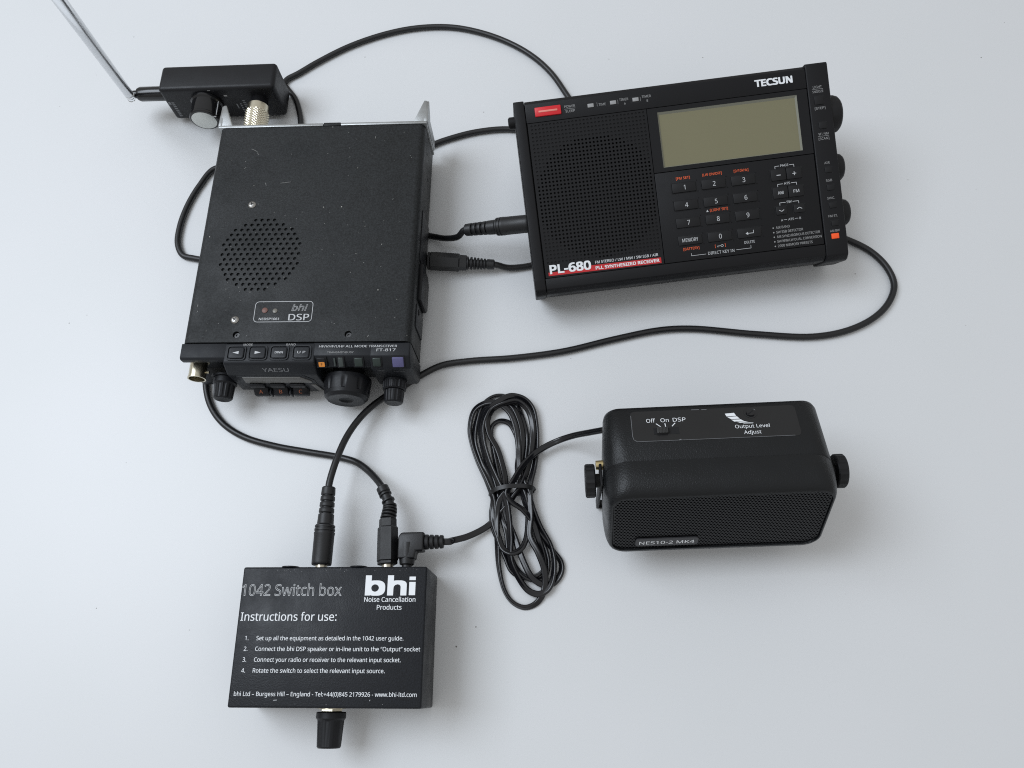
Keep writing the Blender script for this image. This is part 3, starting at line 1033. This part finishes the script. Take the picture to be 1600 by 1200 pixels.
for y, r, w in ((88.4, 11.3, 8.6), (56.3, 8.4, 7.0), (28.9, 8.2, 7.4)):
    MB().lathe([(r - .2, 0), (r, .4), (r, w * .55), (r * .93, w * .8), (r * .82, w * .94), (r * .6, w), (0, w)], (92.9, y, -12.6), (1, 0, 0), 72, knob_mod(36, .018, 0.3, w * .6, .5)).build("side_knob", M_KEY, te, angle=25)
# stand at the back
MB().prism([(66, -TH - .05), (69, -TH - .05), (92.5, -71.2), (90.0, -71.2)], -30, 30, 'x', .3).build("prop_stand", M_RADIO, te)
# aerial jack on the left flank
MB().lathe([(3.6, 0), (3.6, 3.4), (2.6, 4.2), (0, 4.2)], (-93.2, 107.6, -13), (-1, 0, 0), 20).build("side_socket", M_KEY, te)

# ================================================================== extension speaker
SP_LOC, SP_ROT = (90.364, -123.556, 23.284), (-0.391, 0, -0.125)
sp = thing("extension_speaker", "black bracket mounted loudspeaker with mesh front and slide switch label on its top", "speaker", SP_LOC, SP_ROT)
CZ = 30.3
fs = MB()
rings = []
for k in range(0, 13):
    a = PI / 2 * k / 12
    y = 17 * (1 - math.sin(a))
    q = 1 - math.cos(a)
    rings.append([(x, y, z) for x, z in rrect(57.0 - 3.2 * q, 31.2 - 8.0 * q, 13.5 - 6.0 * q, 8, 0, CZ)])
rings.append([(x, 0.0, z) for x, z in rrect(53.5, 22.9, 7.3, 8, 0, CZ)])
rings.append([(x, 1.6, z) for x, z in rrect(53.3, 22.7, 7.2, 8, 0, CZ)])
fs.loft(rings, cap=True)
fs.build("front_shell", M_SPK, sp, angle=40)
rs = MB()
rings = []
for y, hx, hz, r in ((17.35, 56.5, 30.6, 12.5), (17.9, 56.9, 31.0, 12.5), (48.0, 55.2, 34.0, 8.5), (50.2, 54.6, 33.4, 8), (51.4, 53.2, 32.0, 7), (51.7, 51, 30, 6)):
    rings.append([(x, y, z) for x, z in rrect(hx, hz, r, 8, 0, CZ)])
rs.loft(rings)
rs.build("rear_shell", M_SPK, sp, angle=40)
gm = MB()
perforated(gm, -53.0, 53.0, 7.9, 52.7, 1.72, 1.45, 0.60, 0.7, 0.0, stagger=True)
gm.bm.transform(front(0.9))
# the grille's rim folds back, its corners lie under the shell
gm.build("grille", M_GRILLE, sp, smooth=False)
MB().box(-52.8, 52.8, 2.4, 3.0, 8.1, 52.5).build("grille_cloth", M_DARK, sp)
bg_ = MB().prism(rrect(16.3, 3.4, 1.6, 4, -24.9, 14.0), -0.1, 0.85, 'y', .2, 1)
bgo = bg_.build("model_badge", mat("badge_film", (0.030, 0.030, 0.033), 0.45), sp)
Print().t("NES10-2 MK4", -24.9, 12.6, 2.7, 28.6, 'C', 0.004).build("badge_lettering", M_WHITE, bgo, front(-0.16))
# top label: the top rises slightly to the back
SL = math.atan2(3.0, 30.1)
TOPM = Matrix.Translation((0, 17.9, 61.3)) @ Matrix.Rotation(SL, 4, 'X')


def ty(y):
    return (y - 17.9) * 0.985


lb = MB()
lb.prism(rrect(42.0, 9.4, 2.4, 4, 0.4, ty(38.0)), -0.1, 0.16, 'z', 0.05, 1)
lb.bm.transform(TOPM)
lbo = lb.build("top_label", M_LABEL, sp)
edge = Print()
edge.path([(-30, ty(28.75)), (-39.4, ty(28.75)), (-41.0, ty(30.0)), (-41.45, ty(32)), (-41.2, ty(45))], .22)
edge.line(-30, ty(28.72), 39, ty(28.72), .2)
edge.line(-18.6, ty(28.7), -17.4, ty(29.2), .5)
edge.line(-10, ty(47.2), -6, ty(47.1), .3).line(-4.8, ty(47.1), -2.2, ty(46.9), .3)
edge.build("label_edge_wear", M_DIM, lbo, TOPM @ flat(0.2))
lw = Print()
yo = 41.3
lw.t("Off", -31.4, ty(yo - 1.1), 2.3, 4.5, 'C').t("On", -24.3, ty(yo - 1.1), 2.3, 4.2, 'C').t("DSP", -16.9, ty(yo - 1.1), 2.3, 6.5, 'C')
lw.line(-28.9, ty(39.4), -26.8, ty(37.4), .42).line(-24.4, ty(39.4), -24.2, ty(37.2), .42).line(-19.2, ty(39.4), -21.0, ty(37.4), .42)
lw.t("Output Level", 19.0, ty(34.4), 2.05, 17.2, 'C').t("Adjust", 18.5, ty(30.7), 2.05, 8.6, 'C')
fan = [[(6.6, 43.8), (11.3, 44.1), (12.1, 42.1), (7.2, 42.0)], [(7.5, 41.6), (12.4, 41.8), (13.6, 40.3), (9.3, 40.1)], [(9.3, 39.8), (14.0, 39.8), (15.4, 38.7), (10.5, 38.6)],
       [(11.8, 38.4), (15.8, 38.5), (17.5, 37.9), (13.3, 37.7)], [(14.5, 37.5), (17.8, 37.6), (20.0, 37.4), (19.6, 37.1), (15.1, 37.2)]]
lf = Print()
for q in fan:
    lf.poly([(x, ty(y)) for x, y in reversed(q)])
lf.build("level_symbol", M_WHITE, lbo, TOPM @ flat(0.22))
lw.build("label_lettering", M_WHITE, lbo, TOPM @ flat(0.22))
sw = MB().box(-30.6, -17.8, ty(32.6), ty(36.7), 0, .24, 0)
sw.bm.transform(TOPM)
sw.build("switch_slot", M_DARK, lbo)
sk = MB().box(-29.0, -23.4, ty(32.8), ty(36.5), 0, 1.5, .2)
for k in range(4):
    sk.box(-28.3 + 1.4 * k, -27.7 + 1.4 * k, ty(32.9), ty(36.4), 1.4, 1.9, .1, 1)
sk.bm.transform(TOPM)
sk.build("slide_switch", mat("switch_slider_plastic", (0.028, 0.028, 0.028), 0.4), sp)
sc = MB().lathe([(3.4, 0), (3.4, .2), (2.9, .35), (2.4, .1), (2.0, .1), (2.0, .5), (0, .55)], (19.6, ty(43.8), .12), (0, 0, 1), 28)
sc.bm.transform(TOPM)
sco = sc.build("level_adjuster", M_GLOSS, sp)
sq = MB().box(-1.6, 1.6, -.25, .25, .6, .75, M=Matrix.Translation((19.6, ty(43.8), .05)) @ Matrix.Rotation(.7, 4, 'Z'))
sq.bm.transform(TOPM)
sq.build("adjuster_slot", M_DARK, sco)
# bracket with two thumb knobs, folded under the front as a prop
PV = (22.0, 40.0)     # pivot y, z


def local_z_for_table(y):      # local z at which the table lies below local y
    return (y * math.sin(0.391) - 23.284) / math.cos(0.391)


yb = 40.0
zb = local_z_for_table(yb) + 1.2
br = MB()
for s in (-1, 1):
    X0, X1 = (57.2, 58.6) if s > 0 else (-58.6, -57.2)
    br.prism([(PV[0] - 6.5, PV[1] + 6), (PV[0] + 6.5, PV[1] + 6), (PV[0] + 6.5, PV[1] - 5), (yb + 2.5, zb + .1), (yb - 3, zb + .1)], X0, X1, 'x', .3)
br.box(-58.6, 58.6, yb - 3, yb + 2.5, zb, zb + 1.2, .3)
br.build("bracket", M_KEY, sp)
for s in (-1, 1):
    k = MB()
    k.lathe([(3.6, 0), (3.6, 2.6), (8.2, 2.7), (8.8, 3.3), (8.8, 7.2), (8.2, 7.8), (0, 7.8)], (s * 58.2, PV[0], PV[1]), (s, 0, 0), 60, knob_mod(20, .03, 2.9, 7.4, .5))
    k.build("thumb_knob", M_KEY, sp, angle=25)
MB().lathe([(2.6, 0), (2.6, 4.0), (1.6, 4.0), (1.6, 1), (0, 1)], (-56.0, 30.5, 42.0), (-1, 0, 0), 20, knob_mod(20, .06, .4, 4, .5)).build("brass_socket", M_BRASS, sp)

# ================================================================== switch box
SW_LOC, SW_ROT = (-112.614, -134.492, 0), (0, 0, -0.1571)
sb = thing("switch_box", "black oblong switch box printed with white instructions, one knob at its near end", "switch box", SW_LOC, SW_ROT)
HX, HY, SH = 48.8, 34.5, 39.1
hb = MB().box(-HX, HX, -HY, HY, 2.0, SH, 1.0, 3)
hb.build("housing", M_BOX, sb)
MB().box(-HX + .5, HX - .5, -HY + .5, HY - .5, 0.05, 2.2, .4).build("base_plate", M_BOX, sb)
lt1 = Print()
lt1.t("bh", 17.6, 20.3, 8.6, 20.2, 'L', 0.05)
lt1.rect(39.8, 43.1, 19.9, 26.6).rect(39.8, 43.1, 27.5, 29.3)
lt1.t("Noise Cancellation", 16.8, 16.6, 2.35, 26.6, 'L', 0.006).t("Products", 30.0, 12.7, 2.35, 12.8, 'C', 0.006)
lt1.t("Instructions for use:", -47.2, 7.2, 4.1, 50.2, 'L', 0.004)
lines = ["Set up all the equipment as detailed in the 1042 user guide.", "Connect the bhi DSP speaker or in-line unit to the \u201cOutput\u201d socket",
         "Connect your radio or receiver to the relevant input socket.", "Rotate the switch to select the relevant input source."]
for k, (s, x1) in enumerate(zip(lines, (38.2, 47.0, 37.4, 29.6))):
    y = -2.4 - 5.2 * k
    lt1.t(s, -37.7, y, 2.05, x1 + 37.7, 'L', 0.003).t("%d." % (k + 1), -43.6, y, 2.05, None, 'L', 0.004)
lt1.t("bhi Ltd \u2013 Burgess Hill \u2013 England - Tel:+44(0)845 2179926 - www.bhi-ltd.com", -46.0, -29.0, 2.0, 92.2, 'L', 0.003)
lt1.line(-25.6, -30.9, -23.8, -30.8, .18).line(22.9, -31.0, 23.1, -30.4, .18)
lt1.build("printed_instructions", M_WHITE, sb, flat(SH + .06))
Print().t("1042 Switch box", -48.3, 19.8, 5.6, 53.0, 'L', 0.0, 0, 0.0115).build("title_outline", M_WHITE, sb, flat(SH + .05))
fz = Print()
for k in range(34):
    fz.disc(random.uniform(-44, 46), random.choice((HY - 2.0, HY - 1.6, -HY + 2.0)) + random.uniform(-.5, .5), random.uniform(.06, .16), 5)
fz.build("dust_speck", M_GREY, sb, flat(SH + .04))["kind"] = "stuff"
kx, kz = -0.9, 20.0
nt = MB().lathe([(5.9, 0), (5.9, 1.7), (5.4, 2.1)], (kx, -HY + .1, kz), D_F, 6, phase=.2)
nt.lathe([(7.0, 0), (7.0, .6)], (kx, -HY + .05, kz), D_F, 28)
nt.build("shaft_nut", M_GOLD, sb, angle=20)
MB().lathe([(7.2, 0), (7.6, .4), (7.6, 3.0), (6.9, 3.8), (6.8, 4.4), (6.1, 16.3), (5.6, 17.1), (0, 17.2)], (kx, -HY - 2.0, kz), D_F, 90, knob_mod(9, .055, 4.2, 15.8, .42)).build("selector_knob", M_KNOB, sb, angle=28)
for x in (-12.6, 23.6, 34.4):
    MB().lathe([(4.0, 0), (4.0, 1.3), (3.2, 1.3)], (x, HY - .05, 20), (0, 1, 0), 24).build("socket_ring", M_NICKEL, sb)
for x in (-24.5, 12.0):
    MB().lathe([(4.6, 0), (4.6, .5), (0, .5)], (x, HY - .05, 36.0), (0, 1, 0), 24).build("socket_cap", M_BOX, sb)

# ================================================================== cables
SWM = Matrix.Translation(SW_LOC) @ Matrix.Rotation(SW_ROT[2], 4, 'Z')


def from_sw(x, y, z):
    return SWM @ Vector((x, y, z))


def round_plug(mb, o, d):
    """moulded plug with rings, from the socket end at o outwards along d"""
    mb.lathe([(5.1, 0), (5.4, .4), (5.5, 1.5), (5.6, 16.5), (5.75, 16.8), (5.75, 17.9), (5.3, 18.1), (5.3, 18.6), (5.7, 18.8), (5.7, 19.8), (5.25, 20), (5.25, 20.5), (5.6, 20.7), (5.6, 21.6), (5.0, 22.2),
              (4.6, 22.6), (4.4, 28.0)], o, d, 32)
    h = 28.0
    for k in range(3):
        mb.lathe([(2.9, h - .2), (2.9, h + 1.4)], o, d, 20)
        mb.lathe([(4.2 - .1 * k, h + 1.0), (4.3 - .1 * k, h + 1.4), (4.2 - .1 * k, h + 3.2), (4.0 - .1 * k, h + 3.5)], o, d, 28)
        h += 3.4
    mb.lathe([(2.9, h - .2), (2.9, h + 1.4)], o, d, 20)
    mb.lathe([(3.9, h + .9), (4.0, h + 1.3), (3.8, h + 5.0), (3.4, h + 5.5), (2.0, h + 5.6)], o, d, 28)
    return h + 5.6


def hex_plug(mb, o, d, phase=0.0):
    mb.lathe([(5.3, 0), (5.6, .4), (5.6, 1.6), (5.2, 1.8)], o, d, 6, phase=phase)
    mb.lathe([(5.4, 1.6), (5.95, 2.2), (5.75, 20.2), (5.2, 20.8)], o, d, 6, phase=phase)
    mb.lathe([(5.0, 20.6), (4.9, 25.2)], o, d, 6, phase=phase)
    return 25.2


def ribs(mb, pts, r0, r1, n):
    """bend relief: a run of rings along a polyline"""
    L = len(pts) - 1
    for k in range(n):
        f = (k + .5) / n * L
        i = int(f)
        p = Vector(pts[i]).lerp(Vector(pts[min(i + 1, L)]), f - i)
        d = Vector(pts[min(i + 1, L)]) - Vector(pts[i])
        r = r0 + (r1 - r0) * k / n
        mb.lathe([(r - .5, -.75), (r, -.45), (r, .45), (r - .5, .75)], p, d, 20)
    mb.sweep(pts, (r0 + r1) / 2 - 1.15, 14)
    d = Vector(pts[-1]) - Vector(pts[-2])
    mb.lathe([(r1 - .3, -1.0), (r1 + .1, -.6), (r1 + .05, 2.6), (r1 - .6, 3.2)], pts[-1], d, 24)


CR = 2.0
# --- cable from the receiver's line socket, under things, round to the left socket of the switch box
TEM = Matrix.Translation(TE_LOC) @ Matrix.Rotation(TE_ROT[2], 4, 'Z') @ Matrix.Rotation(TE_ROT[0], 4, 'X')
ca = thing("audio_cable", "black cable looping around the receiver's right side to the switch box's left socket", "cable", at(1060, 514, 0), (0, 0, 0), "black audio leads")
oa = Vector(at(1060, 514, 0))
pl1 = MB()
o1 = TEM @ Vector((-91.5, 46.0, -14)) - oa
e1 = at(742, 358, 24.5) - oa
dir1 = (e1 - o1).normalized()
l1 = round_plug(pl1, o1, dir1)
pl1.build("round_plug", M_PLUG, ca)
p1e = o1 + dir1 * (l1 - 2)
pl2 = MB()
o2 = from_sw(-12.8, HY + 3.5, 20.5) - oa
dir2 = (from_sw(-12.4, HY + 50, 20.5) - oa - o2).normalized()
l2 = round_plug(pl2, o2, dir2)
pl2.build("round_plug", M_PLUG, ca)
tip = MB().lathe([(3.2, -5.2), (3.2, .4)], o2, dir2, 20)
tip.build("plug_barrel", M_NICKEL, ca)
p2e = o2 + dir2 * (l2 - 2)
pts = [p1e, p1e + dir1 * 3]
pts += [at(x, y, z) - oa for x, y, z in ((716, 369.5, 17), (697, 372.5, 9), (682, 370.5, 4.5), (664, 366, 2.6), (630, 340, 2.1), (610, 290, 2.1), (640, 245, 2.1), (677, 226, 2.1), (700, 217.5, 2.1), (745, 206, 2.1), (800, 202, 2.1), (860, 215, 2.1), (1000, 300, 2.1), (1200, 350, 2.1), (1290, 364, 2.1),
                                         (1330, 377, 2.1), (1362, 394, 2.1), (1386, 418, 2.1), (1397, 445, 2.1), (1389, 472, 2.1), (1366, 496, 2.1), (1325, 516, 2.1), (1270, 526, 2.1), (1180, 522, 2.1), (1080, 513.5, 2.1), (1030, 516, 2.1), (960, 530, 2.1), (880, 549, 2.1), (800, 559.5, 2.1), (735, 564, 2.1), (690, 571, 2.1),
                                         (655, 588, 2.6), (625, 607, 4), (600, 621, 6), (570, 645, 10), (545, 677, 14), (527, 715, 18.5))]
pts += [p2e + dir2 * 4, p2e]
MB().sweep(catmull(pts, 9), CR, 14).build("cable_sheath", M_CABLE, ca, angle=60)

# --- second cable: jack in the transceiver's flank, under the receiver, over the top, to the middle socket
cb = thing("audio_cable", "black cable arching behind the receiver and antenna box to the switch box's middle socket", "cable", at(680, 42, 0), (0, 0, 0), "black audio leads")
ob = Vector(at(680, 42, 0))
FTM = Matrix.Translation(FT_LOC) @ Matrix.Rotation(FT_ROT[2], 4, 'Z')
hp = MB()
o3 = FTM @ Vector((68.3, -4.8, 9.5)) - ob
e3 = at(765, 413, 6.5) - ob
d3 = (at(712, 410, 8.2) - ob - o3).normalized()
l3 = hex_plug(hp, o3, d3, PI / 6)
hp.build("hex_plug", M_PLUG, cb)
sr = MB()
a3 = o3 + d3 * (l3 - .5)
ribpts = [a3, a3 + (e3 - a3) * .33 + d3 * .4, a3 + (e3 - a3) * .66 + d3 * .2, e3]
ribs(sr, ribpts, 4.3, 3.2, 7)
sr.build("strain_relief", M_PLUG, cb)
hp2 = MB()
o4 = from_sw(23.6, HY + 3.8, 19.5) - ob
d4 = (from_sw(22.2, HY + 30, 19.0) - ob - o4).normalized()
l4 = hex_plug(hp2, o4, d4, 0.0)
hp2.build("hex_plug", M_PLUG, cb)
MB().lathe([(3.2, -5.6), (3.2, .4)], o4, d4, 20).build("plug_barrel", M_NICKEL, cb)
sr2 = MB()
a4 = o4 + d4 * (l4 - .5)
m4 = at(609, 790, 17) - ob
e4 = at(600, 768, 15.5) - ob
rp2 = [tuple(p) for p in catmull([a4, a4.lerp(m4, .55) + Vector((.3, 0, 0)), m4, e4], 3)]
ribs(sr2, rp2, 4.5, 3.5, 7)
sr2.build("strain_relief", M_PLUG, cb)
d3e = (e3 - Vector(ribpts[-2])).normalized()
pts = [e3, e3 + d3e * 4]
pts += [at(x, y, z) - ob for x, y, z in ((792, 418, 3.6), (812, 417.5, 2.4), (836, 413, 2.1), (900, 385, 2.1), (930, 290, 2.1), (915, 200, 2.1), (893, 160, 2.1), (882, 143, 2.1), (862, 115, 2.1), (835, 90, 2.1), (800, 69, 2.1), (755, 52, 2.1), (705, 42.5, 2.1), (650, 44, 2.1), (600, 54, 2.1), (545, 73, 2.1), (495, 98, 2.1), (466, 115, 2.1), (449, 124, 2.1),
                                         (444, 131, 2.1), (451, 141, 2.1), (461, 154, 2.1), (467, 172, 2.1), (470, 195, 2.1), (465, 240, 2.1), (420, 262, 2.1), (370, 262, 2.1), (335, 264, 2.1), (312, 290, 2.1), (293, 322, 2.1), (281, 355, 2.1), (278, 382, 2.1), (286, 399, 2.1), (305, 404, 2.1), (330, 410, 2.1), (350, 450, 2.1), (330, 540, 2.1), (322, 585, 2.1), (323, 612, 2.1),
                                         (331, 638, 2.1), (350, 663, 2.1), (382, 683, 2.1), (430, 697, 2.1), (480, 706, 2.1), (528, 714, 2.2), (556, 722, 4.5), (578, 738, 8.5))]
pts += [e4 + (e4 - Vector(rp2[-2])).normalized() * 3.5, e4]
MB().sweep(catmull(pts, 9), CR, 14).build("cable_sheath", M_CABLE, cb, angle=60)

# --- speaker lead: coiled twin flex with a right-angled plug
cz = thing("speaker_lead", "coiled black twin flex from the speaker to the switch box, ending in an angled plug", "cable", at(800, 765, 0))
oz = Vector(at(800, 765, 0))
ra = MB()
o5 = from_sw(34.4, HY + 3.4, 20) - oz
ax = SWM.to_3x3() @ Vector((0, 1, 0))
bx = SWM.to_3x3() @ Vector((1, 0.02, -0.02))
ra.lathe([(2.7, -4), (2.7, 0), (3.4, 0.05), (4.0, .5), (4.7, 6.5), (4.9, 12.0)], o5, ax, 28)
Mra = Matrix.Translation(o5) @ SWM.to_3x3().to_4x4()
ra.prism([(-4.7, 3.0), (-4.9, 15.0), (-3.2, 17.3), (8.8, 17.6), (9.3, 16.9), (9.3, 8.0), (8.8, 7.3), (5.2, 7.3), (4.6, 3.0)], -4.4, 4.4, 'z', 1.0, 3, M=Mra)
ca5 = o5 + ax * 12.4
for k in range(4):
    ra.lathe([(3.9 - .15 * k, 9.5 + 2.7 * k), (4.2 - .15 * k, 9.9 + 2.7 * k), (4.1 - .15 * k, 11.3 + 2.7 * k), (3.7 - .15 * k, 11.7 + 2.7 * k)], ca5, bx, 24)
ra.lathe([(2.6, 8), (2.5, 19.4)], ca5, bx, 20)
ra.build("angled_plug", M_PLUG, cz)
e5 = ca5 + bx * 18.5


def zc(u, v, z):          # pixel in the enlarged view of the coil -> photograph pixel
    return at(700 + u / 3.335, 600 + v / 3.333, z) - oz


Z0 = 1.15
coil = []
S0 = [(806, 240, 33), (740, 252, 25), (650, 270, 14), (580, 293, 8), (510, 325, 6.5), (440, 372, 7.2), (385, 432, 8.4), (340, 505, 9.2), (308, 568, 9.0), (330, 612, 8.4), (390, 655, 7.2), (440, 715, 5.0), (470, 800, 3.2)]
# laps: (list of points around the bottom), then around the top
laps = [
    [(500, 905, 1.2), (500, 960, 1.2), (455, 1000, 1.2), (390, 1010, 1.2), (335, 975, 1.2), (300, 905, 1.2), (272, 830, 1.4), (240, 760, 2), (232, 680, 3), (240, 600, 3.6),
     (215, 500, 3), (165, 395, 1.6), (140, 290, 1.2), (150, 180, 1.2), (185, 100, 1.2), (240, 62, 1.2), (300, 62, 1.2), (350, 100, 1.6), (385, 170, 1.8), (405, 270, 1.4), (400, 380, 1.6), (390, 480, 2.6), (400, 565, 3.4)],
    [(420, 660, 2.6), (455, 760, 1.6), (510, 870, 1.2), (520, 950, 1.2), (500, 1010, 1.4), (440, 1020, 2.2), (370, 975, 2.8), (325, 890, 2.8), (310, 780, 2.6), (280, 680, 3.4), (262, 600, 4.4),
     (235, 500, 3.2), (200, 400, 2.6), (175, 300, 2.6), (172, 200, 2.6), (205, 120, 3.0), (265, 92, 3.0), (330, 110, 3.2), (372, 180, 3.2), (388, 280, 2.8), (378, 390, 3.0), (368, 480, 3.8), (385, 560, 4.4)],
    [(405, 640, 3.8), (455, 740, 2.6), (540, 860, 1.3), (590, 930, 1.2), (588, 985, 1.2), (550, 1035, 1.4), (500, 1046, 2.6), (440, 1010, 4.0), (390, 920, 4.2), (345, 800, 3.8), (305, 690, 4.6), (285, 600, 5.6),
     (265, 500, 4.4), (245, 400, 2.2), (228, 290, 1.3), (232, 220, 1.2), (270, 193, 1.2), (322, 205, 1.4), (358, 262, 1.4), (368, 340, 1.4), (362, 430, 2.0), (370, 500, 4.0), (395, 560, 5.6)],
    [(412, 640, 5.0), (415, 720, 3.6), (405, 810, 4.4), (380, 860, 5.2), (335, 880, 5.4), (290, 860, 4.6), (262, 790, 3.6), (238, 700, 3.6), (238, 610, 4.8),
     (205, 510, 4.2), (150, 400, 2.8), (118, 300, 1.6), (113, 230, 1.4), (140, 135, 2.0), (195, 98, 3.6), (260, 100, 4.6), (320, 145, 4.6), (355, 220, 4.4), (368, 320, 3.4), (370, 400, 4.2), (385, 490, 5.4), (420, 560, 5.6)],
    [(442, 640, 4.8), (485, 740, 3.4), (540, 850, 2.8), (556, 960, 2.8), (528, 1060, 3.0), (480, 1094, 3.0), (425, 1078, 2.8), (372, 1015, 3.6), (330, 920, 4.4), (325, 800, 5.2), (318, 700, 6.2), (300, 600, 7.0),
     (255, 500, 5.6), (212, 400, 4.4), (182, 290, 4.4), (182, 210, 4.6), (215, 130, 5.2), (270, 85, 5.2), (330, 62, 4.6), (395, 78, 4.2), (440, 125, 3.6), (462, 200, 3.2), (462, 310, 3.2), (448, 430, 3.8), (428, 520, 5.0), (425, 590, 6.0)],
    [(430, 680, 5.6), (428, 790, 5.2), (470, 880, 5.2), (502, 970, 4.2), (500, 1070, 2.6), (462, 1138, 1.4), (400, 1164, 1.2), (340, 1140, 1.2), (295, 1082, 1.3), (265, 960, 2.0), (256, 820, 3.2), (256, 700, 4.6), (270, 610, 5.8),
     (300, 560, 6.4), (300, 500, 5.0), (285, 420, 3.2), (255, 340, 3.0), (215, 260, 3.6), (205, 190, 4.4), (235, 130, 5.0), (300, 100, 6.2), (360, 90, 6.0), (415, 130, 5.6), (438, 210, 5.0), (436, 320, 4.6), (420, 420, 4.8), (385, 520, 6.2), (330, 600, 5.8)],
]
pz = [zc(*p) for p in S0]
for lp in laps:
    pz += [zc(u + random.uniform(-3, 3), v, z) for u, v, z in lp]
pz += [zc(u, v, z) for u, v, z in ((290, 655, 4.4), (250, 700, 3.4), (195, 748, 3.4), (100, 795, 6.0), (10, 818, 11.0))]
pz += [e5 + bx * 5 + Vector((0, 0, -.4)), e5]
curve = catmull(pz, 8)
fig8 = []
ro, off = 0.98, 0.86
for i in range(9):
    a = -PI * 0.62 + 2 * PI * 0.62 * i / 8
    fig8.append((off + ro * math.cos(a), ro * math.sin(a)))
for i in range(9):
    a = PI - PI * 0.62 + 2 * PI * 0.62 * i / 8
    fig8.append((-off + ro * math.cos(a), ro * math.sin(a)))


def tw(f):
    return 0.9 * math.sin(f * 47) + 0.35 * math.sin(f * 113 + 1) if 0.03 < f < 0.97 else 0.2


MB().sweep(curve, 1, section=fig8, twist=tw).build("twin_flex", M_LEAD, cz, angle=60)
# tie round the bundle
tie = thing("cable_tie", "thin black tie wrapped around the middle of the coiled flex", "cable tie", at(800, 768, 0))
ot = Vector(at(800, 768, 0))
tp_ = [zc(u, v, z) + oz - ot for u, v, z in ((222, 585, 1.0), (226, 566, 5.6), (250, 548, 8.6), (300, 534, 10.6), (360, 530, 9.8), (415, 533, 8.4), (442, 543, 5.6), (448, 556, 1.2))]
tm = MB()
tm.sweep(catmull(tp_, 6), 1, section=[(-1.2, -.45), (1.2, -.45), (1.2, .45), (-1.2, .45)])
tp2 = [zc(u, v, z) + oz - ot for u, v, z in ((448, 556, 1.2), (400, 566, .55), (300, 580, .5), (222, 585, 1.0))]
tm.sweep(catmull(tp2, 6), 1, section=[(-1.2, -.4), (1.2, -.4), (1.2, .4), (-1.2, .4)])
tm.build("tie_strap", M_CABLE, tie, angle=40)
